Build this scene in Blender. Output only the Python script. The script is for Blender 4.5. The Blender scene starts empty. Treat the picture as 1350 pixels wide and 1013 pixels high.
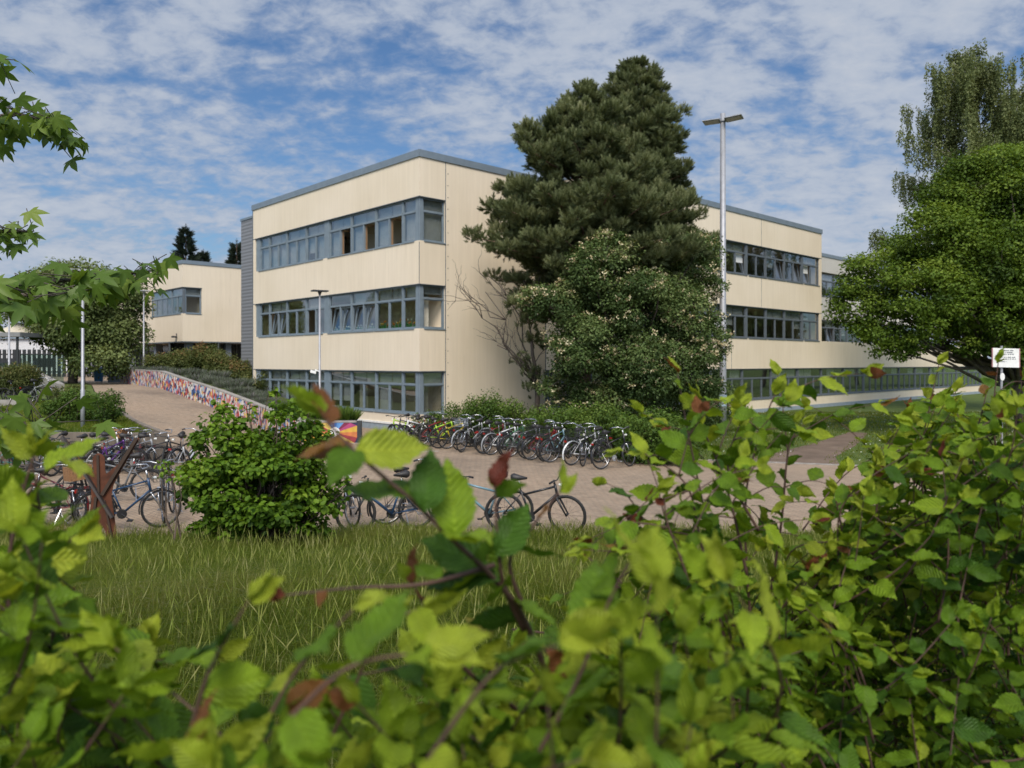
import bpy, math, random
import numpy as np
from mathutils import Vector, Matrix
R = math.radians
rng = np.random.default_rng(7)
random.seed(7)
sc = bpy.context.scene
COL = sc.collection
EYE = 2.93
FPX = 1021.0

def at(px, py, d):
    """point seen at photo position px,py at depth d (metres in front of the camera)"""
    return Vector(((px - 675) / FPX * d, d, EYE - (py - 478) / FPX * d))

# ------------------------------------------------------------------ materials
MATS = {}
def nodes(name):
    m = bpy.data.materials.new(name); m.use_nodes = True
    nt = m.node_tree; b = nt.nodes['Principled BSDF']
    return m, nt, b
def N(nt, t, **kw):
    n = nt.nodes.new(t)
    for k, v in kw.items():
        if k.startswith('i_'):
            key = k[2:]
            n.inputs[int(key) if key.isdigit() else key].default_value = v
        else: setattr(n, k, v)
    return n
def ramp(nt, stops, interp='LINEAR'):
    r = nt.nodes.new('ShaderNodeValToRGB'); cr = r.color_ramp; cr.interpolation = interp
    while len(cr.elements) < len(stops): cr.elements.new(0.5)
    for e, (p, c) in zip(cr.elements, stops):
        e.position = p; e.color = (*c, 1) if len(c) == 3 else c
    return r
def simple(name, col, rough=.6, metal=0, var=.12, scale=6, bump=0, coords='Object', spec=.5):
    if name in MATS: return MATS[name]
    m, nt, b = nodes(name); L = nt.links.new
    tc = N(nt, 'ShaderNodeTexCoord'); nz = N(nt, 'ShaderNodeTexNoise'); nz.inputs['Scale'].default_value = scale
    nz.inputs['Detail'].default_value = 6
    L(tc.outputs[coords], nz.inputs['Vector'])
    lo = tuple(c * (1 - var) for c in col); hi = tuple(min(1, c * (1 + var)) for c in col)
    r = ramp(nt, [(.3, lo), (.7, hi)]); L(nz.outputs['Fac'], r.inputs['Fac']); L(r.outputs['Color'], b.inputs['Base Color'])
    b.inputs['Roughness'].default_value = rough; b.inputs['Metallic'].default_value = metal
    b.inputs['Specular IOR Level'].default_value = spec
    if bump:
        bp = N(nt, 'ShaderNodeBump'); bp.inputs['Strength'].default_value = bump; bp.inputs['Distance'].default_value = .02
        L(nz.outputs['Fac'], bp.inputs['Height']); L(bp.outputs['Normal'], b.inputs['Normal'])
    MATS[name] = m; return m

def leaf_mat(name, stops, transl=.35, rough=.55, veins=False, spec=.2):
    m, nt, b = nodes(name); L = nt.links.new
    a = N(nt, 'ShaderNodeAttribute', attribute_name='tint')
    r = ramp(nt, stops); L(a.outputs['Fac'], r.inputs['Fac'])
    col = r.outputs['Color']
    b.inputs['Roughness'].default_value = rough; b.inputs['Specular IOR Level'].default_value = spec
    if veins:
        uv = N(nt, 'ShaderNodeUVMap'); uv.uv_map = 'uv'; s = N(nt, 'ShaderNodeSeparateXYZ'); L(uv.outputs[0], s.inputs[0])
        ab = N(nt, 'ShaderNodeMath', operation='SUBTRACT', i_1=.5); L(s.outputs['X'], ab.inputs[0])
        a2 = N(nt, 'ShaderNodeMath', operation='ABSOLUTE'); L(ab.outputs[0], a2.inputs[0])
        v1 = N(nt, 'ShaderNodeMath', operation='MULTIPLY', i_1=62.); L(s.outputs['Y'], v1.inputs[0])
        v2 = N(nt, 'ShaderNodeMath', operation='MULTIPLY', i_1=42.); L(a2.outputs[0], v2.inputs[0])
        v3 = N(nt, 'ShaderNodeMath', operation='SUBTRACT'); L(v1.outputs[0], v3.inputs[0]); L(v2.outputs[0], v3.inputs[1])
        sn = N(nt, 'ShaderNodeMath', operation='SINE'); L(v3.outputs[0], sn.inputs[0])
        mr = N(nt, 'ShaderNodeMath', operation='LESS_THAN', i_1=.025); L(a2.outputs[0], mr.inputs[0])
        pw = N(nt, 'ShaderNodeMapRange', i_1=.55, i_2=1.); L(sn.outputs[0], pw.inputs[0])
        mx = N(nt, 'ShaderNodeMath', operation='MAXIMUM'); L(pw.outputs[0], mx.inputs[0]); L(mr.outputs[0], mx.inputs[1])
        mm = N(nt, 'ShaderNodeMath', operation='MULTIPLY', i_1=.6); L(mx.outputs[0], mm.inputs[0])
        nz = N(nt, 'ShaderNodeTexNoise', i_Scale=45., i_Detail=4.); tc = N(nt, 'ShaderNodeTexCoord'); L(tc.outputs['Object'], nz.inputs['Vector'])
        nr = N(nt, 'ShaderNodeMapRange', i_1=.3, i_2=.7, i_3=.78, i_4=1.18); L(nz.outputs['Fac'], nr.inputs[0])
        hv = N(nt, 'ShaderNodeVectorMath', operation='SCALE'); L(col, hv.inputs[0]); L(nr.outputs[0], hv.inputs['Scale'])
        lt = N(nt, 'ShaderNodeVectorMath', operation='MULTIPLY'); lt.inputs[1].default_value = (1.5, 1.38, 1.5); L(hv.outputs[0], lt.inputs[0])
        mix = N(nt, 'ShaderNodeMix', data_type='RGBA'); L(mm.outputs[0], mix.inputs['Factor']); L(hv.outputs[0], mix.inputs['A']); L(lt.outputs[0], mix.inputs['B'])
        col = mix.outputs['Result']
        bp = N(nt, 'ShaderNodeBump', i_Strength=.55, i_Distance=.002); L(sn.outputs[0], bp.inputs['Height']); L(bp.outputs['Normal'], b.inputs['Normal'])
    L(col, b.inputs['Base Color'])
    t = N(nt, 'ShaderNodeBsdfTranslucent'); g = N(nt, 'ShaderNodeVectorMath', operation='MULTIPLY'); g.inputs[1].default_value = (1.25, 1.15, .6)
    L(col, g.inputs[0]); L(g.outputs[0], t.inputs['Color'])
    ms = N(nt, 'ShaderNodeMixShader', i_0=transl); out = nt.nodes['Material Output']
    L(b.outputs[0], ms.inputs[1]); L(t.outputs[0], ms.inputs[2]); L(ms.outputs[0], out.inputs['Surface'])
    MATS[name] = m; return m

# ------------------------------------------------------------------ mesh helpers
class MB:
    def __init__(s): s.v = []; s.f = []; s.mi = []; s.m = 0
    def add(s, vs, fs):
        o = len(s.v); s.v += [tuple(v) for v in vs]; s.f += [tuple(i + o for i in f) for f in fs]; s.mi += [s.m] * len(fs); return s
    def obox(s, o, x, y, z):
        """box from corner o spanned by vectors x, y, z"""
        o, x, y, z = map(Vector, (o, x, y, z))
        vs = [o, o + x, o + x + y, o + y, o + z, o + x + z, o + x + y + z, o + y + z]
        if x.cross(y).dot(z) < 0: fs = [(0,1,2,3),(4,7,6,5),(0,4,5,1),(1,5,6,2),(2,6,7,3),(3,7,4,0)]
        else: fs = [(0,3,2,1),(4,5,6,7),(0,1,5,4),(1,2,6,5),(2,3,7,6),(3,0,4,7)]
        return s.add(vs, fs)
    def box(s, x0, x1, y0, y1, z0, z1): return s.obox((x0, y0, z0), (x1 - x0, 0, 0), (0, y1 - y0, 0), (0, 0, z1 - z0))
    def tube(s, pts, rad, n=6, caps=True, closed=False):
        pts = [Vector(p) for p in pts]; k = len(pts)
        rad = [rad] * k if isinstance(rad, (int, float)) else list(rad)
        vs = []; up = None
        for i, p in enumerate(pts):
            if closed: t = pts[(i + 1) % k] - pts[i - 1]
            else: t = pts[min(i + 1, k - 1)] - pts[max(i - 1, 0)]
            t = t.normalized() if t.length > 1e-9 else Vector((0, 0, 1))
            if up is None: up = Vector((0, 0, 1)) if abs(t.z) < .9 else Vector((1, 0, 0))
            a = t.cross(up).normalized(); b = a.cross(t); up = b
            for j in range(n):
                q = 2 * math.pi * j / n; vs.append(p + (a * math.cos(q) + b * math.sin(q)) * rad[i])
        fs = []
        for i in range(k if closed else k - 1):
            i2 = (i + 1) % k
            for j in range(n): fs.append((i*n + j, i*n + (j+1) % n, i2*n + (j+1) % n, i2*n + j))
        if caps and not closed: fs += [tuple(range(n - 1, -1, -1)), tuple(range((k-1)*n, k*n))]
        return s.add(vs, fs)
    def prism(s, poly, z0, z1):
        n = len(poly); ar = sum(poly[i][0]*poly[(i+1) % n][1] - poly[(i+1) % n][0]*poly[i][1] for i in range(n))
        if ar < 0: poly = poly[::-1]
        vs = [(p[0], p[1], z0) for p in poly] + [(p[0], p[1], z1) for p in poly]
        return s.add(vs, [tuple(range(n - 1, -1, -1)), tuple(range(n, 2*n))] + [(i, (i+1) % n, n + (i+1) % n, n + i) for i in range(n)])
    def plate(s, o, ex, ey, en, poly, th):
        """polygon (a,b) in plane ex,ey extruded by th along en (centred)"""
        o, ex, ey, en = map(Vector, (o, ex, ey, en)); n = len(poly)
        P = [o + ex*a + ey*b for a, b in poly]
        vs = [p - en*th/2 for p in P] + [p + en*th/2 for p in P]
        return s.add(vs, [tuple(range(n - 1, -1, -1)), tuple(range(n, 2*n))] + [(i, (i+1) % n, n + (i+1) % n, n + i) for i in range(n)])
    def build(s, name, mat, parent=None, smooth=False, mesh=None):
        me = bpy.data.meshes.new(name); me.from_pydata(s.v, [], s.f)
        for m in (mat if isinstance(mat, (list, tuple)) else [mat]): me.materials.append(m)
        if any(s.mi): me.polygons.foreach_set('material_index', s.mi)
        if smooth: me.polygons.foreach_set('use_smooth', [True] * len(me.polygons))
        me.update()
        return link(name, me, parent)
def link(name, me, parent=None):
    o = bpy.data.objects.new(name, me); COL.objects.link(o)
    if parent is not None:
        o.parent = parent; o.matrix_parent_inverse = parent.matrix_basis.inverted()
    return o
def empty(name, loc=(0, 0, 0), rz=0.):
    o = bpy.data.objects.new(name, None); COL.objects.link(o); o.location = loc; o.rotation_euler = (0, 0, rz)
    o.matrix_basis; o.empty_display_size = .2
    return o
def tag(o, label, cat, group=None):
    o['label'] = label; o['category'] = cat
    if group: o['group'] = group
    return o
def struct(o, kind='structure'): o['kind'] = kind; return o

def np_mesh(name, V, F, mat, parent=None, tint=None, uv=None, smooth=False):
    V = np.ascontiguousarray(V, np.float32); F = np.ascontiguousarray(F, np.int32)
    me = bpy.data.meshes.new(name); k = F.shape[1]
    me.vertices.add(len(V)); me.vertices.foreach_set('co', V.ravel())
    me.loops.add(F.size); me.loops.foreach_set('vertex_index', F.ravel())
    me.polygons.add(len(F)); me.polygons.foreach_set('loop_start', np.arange(0, F.size, k, dtype=np.int32))
    if smooth: me.polygons.foreach_set('use_smooth', np.ones(len(F), bool))
    if tint is not None:
        at_ = me.attributes.new('tint', 'FLOAT', 'POINT'); at_.data.foreach_set('value', np.ascontiguousarray(tint, np.float32))
    if uv is not None:
        l = me.uv_layers.new(name='uv'); l.data.foreach_set('uv', np.ascontiguousarray(uv[F.ravel()], np.float32).ravel())
    me.update(calc_edges=True); me.validate()
    me.materials.append(mat)
    return link(name, me, parent)
def unit(a): return a / np.maximum(np.linalg.norm(a, axis=-1, keepdims=True), 1e-9)
def stamp(name, tpl, pos, along, normal, size, tint, mat, parent=None, smooth=False, tv=.0):
    """repeat a leaf template (verts, tris, uv): y goes along, z to the normal"""
    tv_, tf, tu = tpl; pos = np.asarray(pos, float); n = len(pos)
    y = unit(np.asarray(along, float)); x = unit(np.cross(y, np.asarray(normal, float) + 1e-6)); z = np.cross(x, y)
    s = np.broadcast_to(np.asarray(size, float), (n,))[:, None, None]
    B = np.stack([x, y, z], 1)                     # n,3,3 rows
    V = np.einsum('kj,njd->nkd', tv_, B) * s + pos[:, None, :]
    F = (tf[None] + (np.arange(n) * len(tv_))[:, None, None]).reshape(-1, tf.shape[1])
    T = np.repeat(np.broadcast_to(np.asarray(tint, float), (n,)), len(tv_))
    U = np.tile(tu, (n, 1)) if tu is not None else None
    return np_mesh(name, V.reshape(-1, 3), F, mat, parent, T, U, smooth)

# leaf templates
T_DIAMOND = (np.array([(0, 0, 0), (-.32, .45, .1), (0, 1, -.05), (.32, .45, .1)]), np.array([(0, 2, 1), (0, 3, 2)]), None)
T_HEX = (np.array([(0, 0, 0), (-.36, .3, .1), (-.3, .7, .06), (0, 1, -.12), (.3, .7, .06), (.36, .3, .1), (0, .5, 0)]),
         np.array([(6, 1, 0), (6, 2, 1), (6, 3, 2), (6, 4, 3), (6, 5, 4), (6, 0, 5)]), None)
def hornbeam_leaf(n=17, w=.29, bend=.26, fold=.30):
    vs = []; uv = []; fs = []
    for i in range(n):
        t = i / (n - 1); hw = w * (math.sin(math.pi * t ** .80) ** .9 * (1 - .35 * max(0, t - .72) / .28) if 0 < t < 1 else 0) * (1.06 if i % 2 else .94)
        z = -bend * t * t + .05 * math.sin(t * 9)
        ye = t + (.02 if i % 2 else -.0)
        for sgn in (-1, -.5, 0, .5, 1):
            vs.append((sgn * hw, t if sgn == 0 else ye - .04 * abs(sgn) + .0, z + fold * abs(sgn) * hw + (.02 * math.sin(i * 2.1 + sgn) if abs(sgn) == 1 else 0)))
            uv.append((.5 + sgn * hw / w * .5, t))
    for i in range(n - 1):
        for j in range(4):
            a = i * 5 + j; fs += [(a, a + 1, a + 6), (a, a + 6, a + 5)]
    return np.array(vs), np.array(fs), np.array(uv)
T_HORN = hornbeam_leaf()
def star_leaf():
    angs = [-100, -52, 0, 52, 100]; lens = [.52, .85, 1., .85, .52]; out = [(0, -.05)]
    for i, (a, l) in enumerate(zip(angs, lens)):
        a0 = R(a)
        def pt(r, da): return (math.sin(a0 + da) * r, math.cos(a0 + da) * r)
        if i: 
            m = R((angs[i-1] + a) / 2); out.append((math.sin(m) * .40, math.cos(m) * .40))
        out += [pt(l * .62, -.27), pt(l, 0), pt(l * .62, .27)]
    vs = [(0, 0, .0)] + [(x, y, -.28 * (x*x + y*y) + .05 * abs(x)) for x, y in out]
    n = len(out); fs = [(0, 1 + (i + 1) % n, 1 + i) for i in range(n)]
    uv = [(.5, .2)] + [(.5 + x * .5, .3 + y * .6) for x, y in out]
    return np.array(vs) + np.array((0, .28, 0)), np.array(fs), np.array(uv)
T_STAR = star_leaf()
def tuft(n=44, seed=3, ln=.145, ax=.25, wid=.012):
    g = np.random.default_rng(seed); vs = []; fs = []
    for i in range(n):
        a = i * 2.4; b = ax * (i / n) ** .9; q = g.uniform(.55, 1.15) if i < n - 10 else g.uniform(.1, .5)
        d = np.array((math.sin(a) * q, 1 - q * .55, math.cos(a) * q)); d /= np.linalg.norm(d)
        p = np.array((0, b, 0)); s = np.cross(d, (.3, .2, .9)); s = s / np.linalg.norm(s) * wid
        k = len(vs); vs += [p - s, p + s, p + d * ln * g.uniform(.7, 1.1)]; fs.append((k, k + 1, k + 2))
    return np.array(vs), np.array(fs), None
T_TUFT = tuft()

def rand_dirs(n, g=None):
    g = g or rng; return unit(g.normal(size=(n, 3)))
def clumps_to_leaves(cl, per, g, up=.55, shell=(.3, 1.3)):
    """cl: list of (centre, radii xyz, tint); returns pos, along, normal, tint"""
    P = []; A = []; Nn = []; T = []
    for c, r, t in cl:
        k = max(6, int(per * (r[0] * r[1] * r[2]) ** (2 / 3)))
        d = rand_dirs(k, g); rad = g.uniform(shell[0], shell[1], (k, 1)) ** .7
        p = np.asarray(c) + d * rad * np.asarray(r) * g.uniform(.82, 1.1, (k, 1))
        nn = unit(d * .8 + np.array((0, 0, up)) + g.normal(size=(k, 3)) * .45)
        a = unit(np.cross(nn, rand_dirs(k, g)) + d * .5 - np.array((0, 0, .25)))
        P.append(p); A.append(a); Nn.append(nn); T.append(np.clip(t + g.normal(size=k) * .13, 0, 1))
    return map(np.concatenate, (P, A, Nn, T))
SKY_STR, SUN_STR, SUN_ANGLE, EXPO = .13, 2.7, 28., .44
CLOUD, BLUE = .70, (.36, .47, .59)
FOCUS, FSTOP = 4.2, 5.0
# ------------------------------------------------------------------ world, sun, camera
SUN_EL, SUN_AZ = 47., -179.      # azimuth measured from +Y (view direction) clockwise
def setup_light():
    w = bpy.data.worlds.new('World'); sc.world = w; w.use_nodes = True; nt = w.node_tree; L = nt.links.new
    bg = nt.nodes['Background']
    sky = N(nt, 'ShaderNodeTexSky', sky_type='NISHITA', sun_disc=False, sun_elevation=R(SUN_EL), sun_rotation=R(SUN_AZ), air_density=1.15, dust_density=1.2, ozone_density=2.2)
    tc = N(nt, 'ShaderNodeTexCoord'); s = N(nt, 'ShaderNodeSeparateXYZ'); L(tc.outputs['Generated'], s.inputs[0])
    zz = N(nt, 'ShaderNodeMath', operation='MAXIMUM', i_1=0.); L(s.outputs['Z'], zz.inputs[0])
    za = N(nt, 'ShaderNodeMath', operation='ADD', i_1=.3); L(zz.outputs[0], za.inputs[0])
    dx = N(nt, 'ShaderNodeMath', operation='DIVIDE'); L(s.outputs['X'], dx.inputs[0]); L(za.outputs[0], dx.inputs[1])
    dy = N(nt, 'ShaderNodeMath', operation='DIVIDE'); L(s.outputs['Y'], dy.inputs[0]); L(za.outputs[0], dy.inputs[1])
    cb = N(nt, 'ShaderNodeCombineXYZ'); L(dx.outputs[0], cb.inputs[0]); L(dy.outputs[0], cb.inputs[1])
    def noise(scale, rot, stretch, detail, rough, loc, dist=0.):
        mp = N(nt, 'ShaderNodeMapping'); mp.inputs['Rotation'].default_value = (0, 0, R(rot)); mp.inputs['Scale'].default_value = (*stretch, 1); mp.inputs['Location'].default_value = loc
        L(cb.outputs[0], mp.inputs['Vector'])
        n = N(nt, 'ShaderNodeTexNoise', i_Scale=scale, i_Detail=detail, i_Roughness=rough, i_Distortion=dist); L(mp.outputs[0], n.inputs['Vector']); return n.outputs['Fac']
    n1 = noise(1.0, 25, (1, .62), 3, .5, (3.1, 1.7, 0))          # where the sheets of cloud lie
    n2 = noise(7.0, -24, (.85, 1.1), 7, .54, (0.3, 5, 0), .25)  # ripples and flecks
    n3 = noise(25., 20, (.85, 1.), 5, .6, (1, 2, 0), .3)
    def mad(a, k, b=None, c=0.):
        m = N(nt, 'ShaderNodeMath', operation='MULTIPLY_ADD', i_1=k, i_2=c); L(a, m.inputs[0])
        if b is not None: L(b, m.inputs[2])
        return m.outputs[0]
    f = mad(n3, .46, mad(n2, .84, mad(n1, .95)))
    cov = N(nt, 'ShaderNodeMapRange', i_1=.88, i_2=1.2, interpolation_type='SMOOTHSTEP'); L(f, cov.inputs[0])
    thick = N(nt, 'ShaderNodeMapRange', i_1=1.0, i_2=1.45); L(f, thick.inputs[0])
    cc = ramp(nt, [(0, (2.9, 3.45, 4.5)), (.5, (3.8, 4.25, 5.05)), (1, (4.7, 4.95, 5.4))]); L(thick.outputs[0], cc.inputs['Fac'])
    # the ramp clamps at 1, so scale afterwards
    for e in cc.color_ramp.elements: e.color = tuple(c / 6 for c in e.color[:3]) + (1,)
    cs = N(nt, 'ShaderNodeVectorMath', operation='SCALE'); cs.inputs['Scale'].default_value = 6 * CLOUD; L(cc.outputs[0], cs.inputs[0])
    tintb = N(nt, 'ShaderNodeVectorMath', operation='MULTIPLY'); tintb.inputs[1].default_value = BLUE; L(sky.outputs[0], tintb.inputs[0])
    cf = N(nt, 'ShaderNodeMath', operation='MULTIPLY', i_1=.95); L(cov.outputs[0], cf.inputs[0])
    mix = N(nt, 'ShaderNodeMix', data_type='RGBA'); L(cf.outputs[0], mix.inputs['Factor']); L(tintb.outputs[0], mix.inputs['A']); L(cs.outputs[0], mix.inputs['B'])
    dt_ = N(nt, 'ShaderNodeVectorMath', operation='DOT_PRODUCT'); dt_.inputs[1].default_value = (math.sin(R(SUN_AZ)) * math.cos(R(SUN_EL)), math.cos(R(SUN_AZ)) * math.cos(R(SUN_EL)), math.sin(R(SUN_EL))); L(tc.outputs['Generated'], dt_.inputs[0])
    gl_ = N(nt, 'ShaderNodeMapRange', i_1=.2, i_2=1., i_3=1., i_4=2.6); L(dt_.outputs['Value'], gl_.inputs[0])      # sky brightened round the veiled sun, out of view, added to lift the shadows
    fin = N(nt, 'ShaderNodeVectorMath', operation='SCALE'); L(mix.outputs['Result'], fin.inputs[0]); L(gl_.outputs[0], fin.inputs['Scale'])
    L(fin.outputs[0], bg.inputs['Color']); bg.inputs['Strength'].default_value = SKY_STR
    ld = bpy.data.lights.new('sun', 'SUN'); ld.energy = SUN_STR; ld.angle = R(SUN_ANGLE); ld.color = (1, .90, .76)
    so = bpy.data.objects.new('sun', ld); COL.objects.link(so)
    az, el = R(SUN_AZ), R(SUN_EL); d = Vector((math.sin(az) * math.cos(el), math.cos(az) * math.cos(el), math.sin(el)))
    so.rotation_euler = d.to_track_quat('Z', 'Y').to_euler(); so.location = d * 50
    cd = bpy.data.cameras.new('camera'); cam = bpy.data.objects.new('camera', cd); COL.objects.link(cam); sc.camera = cam
    cam.location = (0, 0, EYE); cam.rotation_euler = (R(90), 0, 0)
    cd.sensor_width = 36; cd.lens = FPX / 1350 * 36; cd.shift_y = -28.5 / 1350; cd.clip_start = .05; cd.clip_end = 3000
    cd.dof.use_dof = True; cd.dof.focus_distance = FOCUS; cd.dof.aperture_fstop = FSTOP
    sc.view_settings.view_transform = 'Standard'; sc.view_settings.look = 'None'; sc.view_settings.gamma = 1; sc.view_settings.exposure = EXPO
    sc.cycles.use_denoising = True; sc.cycles.max_bounces = 8; sc.cycles.transparent_max_bounces = 12
    sc.cycles.diffuse_bounces = 3; sc.cycles.glossy_bounces = 3; sc.cycles.transmission_bounces = 4; sc.cycles.caustics_reflective = False; sc.cycles.caustics_refractive = False

# ------------------------------------------------------------------ axes of the school
AA = math.atan2(1021, 1090)
Rv = Vector((math.cos(AA), math.sin(AA), 0)); Lv = Vector((-math.sin(AA), math.cos(AA), 0))   # along right face / along left face
NL = -Rv; NR = -Lv                                                                          # outward normals of left and right faces
C0 = Vector((-3.80, 31.8, 0))
class Face:
    def __init__(s, o, u, n): s.o, s.u, s.n = o, u, n
    def box(s, mb, u0, u1, d0, d1, z0, z1): return mb.obox(s.o + s.u * u0 + s.n * d0 + Vector((0, 0, z0)), s.u * (u1 - u0), s.n * (d1 - d0), Vector((0, 0, z1 - z0)))
    def p(s, u, d, z): return s.o + s.u * u + s.n * d + Vector((0, 0, z))
    def t_of(s, px):
        k = (px - 675) / FPX; return (k * s.o.y - s.o.x) / (s.u.x - k * s.u.y)

# ------------------------------------------------------------------ setting materials
def cream_mat(name='cream_cladding', c=(.75, .645, .50)):
    m, nt, b = nodes(name); L = nt.links.new
    tc = N(nt, 'ShaderNodeTexCoord')
    mp = N(nt, 'ShaderNodeMapping'); mp.inputs['Scale'].default_value = (2.2, 2.2, .12); L(tc.outputs['Object'], mp.inputs['Vector'])
    n1 = N(nt, 'ShaderNodeTexNoise', i_Scale=3., i_Detail=8., i_Roughness=.65); L(mp.outputs[0], n1.inputs['Vector'])
    n2 = N(nt, 'ShaderNodeTexNoise', i_Scale=.35, i_Detail=5.); L(tc.outputs['Object'], n2.inputs['Vector'])
    r1 = ramp(nt, [(.25, tuple(x * k for x, k in zip(c, (.955, .95, .94)))), (.5, c), (.8, tuple(min(1, x * 1.07) for x in c))]); L(n1.outputs['Fac'], r1.inputs['Fac'])
    r2 = ramp(nt, [(.3, (.93, .92, .89)), (.65, (1, 1, 1))]); L(n2.outputs['Fac'], r2.inputs['Fac'])
    mx = N(nt, 'ShaderNodeMix', data_type='RGBA', blend_type='MULTIPLY'); mx.inputs['Factor'].default_value = 1
    L(r1.outputs[0], mx.inputs['A']); L(r2.outputs[0], mx.inputs['B'])
    n4 = N(nt, 'ShaderNodeTexNoise', i_Scale=5., i_Detail=5., i_Roughness=.7); mp4 = N(nt, 'ShaderNodeMapping'); mp4.inputs['Scale'].default_value = (1.6, 1.6, .09); L(tc.outputs['Object'], mp4.inputs['Vector']); L(mp4.outputs[0], n4.inputs['Vector'])
    n5 = N(nt, 'ShaderNodeTexNoise', i_Scale=.5, i_Detail=3.); L(tc.outputs['Object'], n5.inputs['Vector'])
    k4 = N(nt, 'ShaderNodeMapRange', i_1=.56, i_2=.78); L(n4.outputs['Fac'], k4.inputs[0]); k5 = N(nt, 'ShaderNodeMapRange', i_1=.45, i_2=.65); L(n5.outputs['Fac'], k5.inputs[0])
    k6 = N(nt, 'ShaderNodeMath', operation='MULTIPLY'); L(k4.outputs[0], k6.inputs[0]); L(k5.outputs[0], k6.inputs[1]); k7 = N(nt, 'ShaderNodeMath', operation='MULTIPLY', i_1=.5); L(k6.outputs[0], k7.inputs[0])
    mxd = N(nt, 'ShaderNodeMix', data_type='RGBA'); mxd.inputs['B'].default_value = (c[0] * .62, c[1] * .6, c[2] * .55, 1); L(k7.outputs[0], mxd.inputs['Factor']); L(mx.outputs['Result'], mxd.inputs['A']); mx = mxd
    # panel joints every 1.08 m along the wall and faint small module
    sp = N(nt, 'ShaderNodeVectorMath', operation='DOT_PRODUCT'); sp.inputs[1].default_value = tuple(Rv + Lv); L(tc.outputs['Object'], sp.inputs[0])
    fr = N(nt, 'ShaderNodeMath', operation='PINGPONG', i_1=.54); L(sp.outputs['Value'], fr.inputs[0])
    lt = N(nt, 'ShaderNodeMath', operation='LESS_THAN', i_1=.006); L(fr.outputs[0], lt.inputs[0])
    jm = N(nt, 'ShaderNodeMath', operation='MULTIPLY', i_1=.025); L(lt.outputs[0], jm.inputs[0])
    m2 = N(nt, 'ShaderNodeMix', data_type='RGBA'); m2.inputs['B'].default_value = (.2, .17, .12, 1); L(jm.outputs[0], m2.inputs['Factor']); L(mx.outputs['Result'], m2.inputs['A'])
    L(m2.outputs['Result'], b.inputs['Base Color']); b.inputs['Roughness'].default_value = .75
    bp = N(nt, 'ShaderNodeBump', i_Strength=.06, i_Distance=.01); L(n1.outputs['Fac'], bp.inputs['Height']); L(bp.outputs[0], b.inputs['Normal'])
    MATS[name] = m; return m
def corrugated(name, c):
    m, nt, b = nodes(name); L = nt.links.new
    tc = N(nt, 'ShaderNodeTexCoord'); w = N(nt, 'ShaderNodeTexWave', bands_direction='Z', i_Scale=1.6); L(tc.outputs['Object'], w.inputs['Vector'])
    r = ramp(nt, [(0, tuple(x * .88 for x in c)), (1, c)]); L(w.outputs['Fac'], r.inputs['Fac']); L(r.outputs[0], b.inputs['Base Color'])
    bp = N(nt, 'ShaderNodeBump', i_Strength=.35, i_Distance=.03); L(w.outputs['Fac'], bp.inputs['Height']); L(bp.outputs[0], b.inputs['Normal'])
    b.inputs['Metallic'].default_value = .3; b.inputs['Roughness'].default_value = .5; MATS[name] = m; return m
def glass_mat(name, tint=(.55, .6, .6), refl=.16):
    m, nt, b = nodes(name); L = nt.links.new
    tr = N(nt, 'ShaderNodeBsdfTransparent'); tr.inputs['Color'].default_value = (*tint, 1)
    gl = N(nt, 'ShaderNodeBsdfGlossy', i_Roughness=.02); gl.inputs['Color'].default_value = (.9, .95, 1, 1)
    lf = N(nt, 'ShaderNodeLayerWeight', i_Blend=.5); l3 = N(nt, 'ShaderNodeMath', operation='POWER', i_1=4.); L(lf.outputs['Facing'], l3.inputs[0]); lw = N(nt, 'ShaderNodeMath', operation='MULTIPLY', i_1=.7); L(l3.outputs[0], lw.inputs[0])
    ad = N(nt, 'ShaderNodeMath', operation='ADD', i_1=refl, use_clamp=True); L(lw.outputs[0], ad.inputs[0])
    ms = N(nt, 'ShaderNodeMixShader'); L(ad.outputs[0], ms.inputs[0]); L(tr.outputs[0], ms.inputs[1]); L(gl.outputs[0], ms.inputs[2])
    tc = N(nt, 'ShaderNodeTexCoord'); nz = N(nt, 'ShaderNodeTexNoise', i_Scale=.8, i_Detail=2.); L(tc.outputs['Object'], nz.inputs['Vector'])
    bp = N(nt, 'ShaderNodeBump', i_Strength=.12, i_Distance=.02); L(nz.outputs['Fac'], bp.inputs['Height']); L(bp.outputs[0], gl.inputs['Normal'])
    L(ms.outputs[0], nt.nodes['Material Output'].inputs['Surface']); MATS[name] = m; return m
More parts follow.
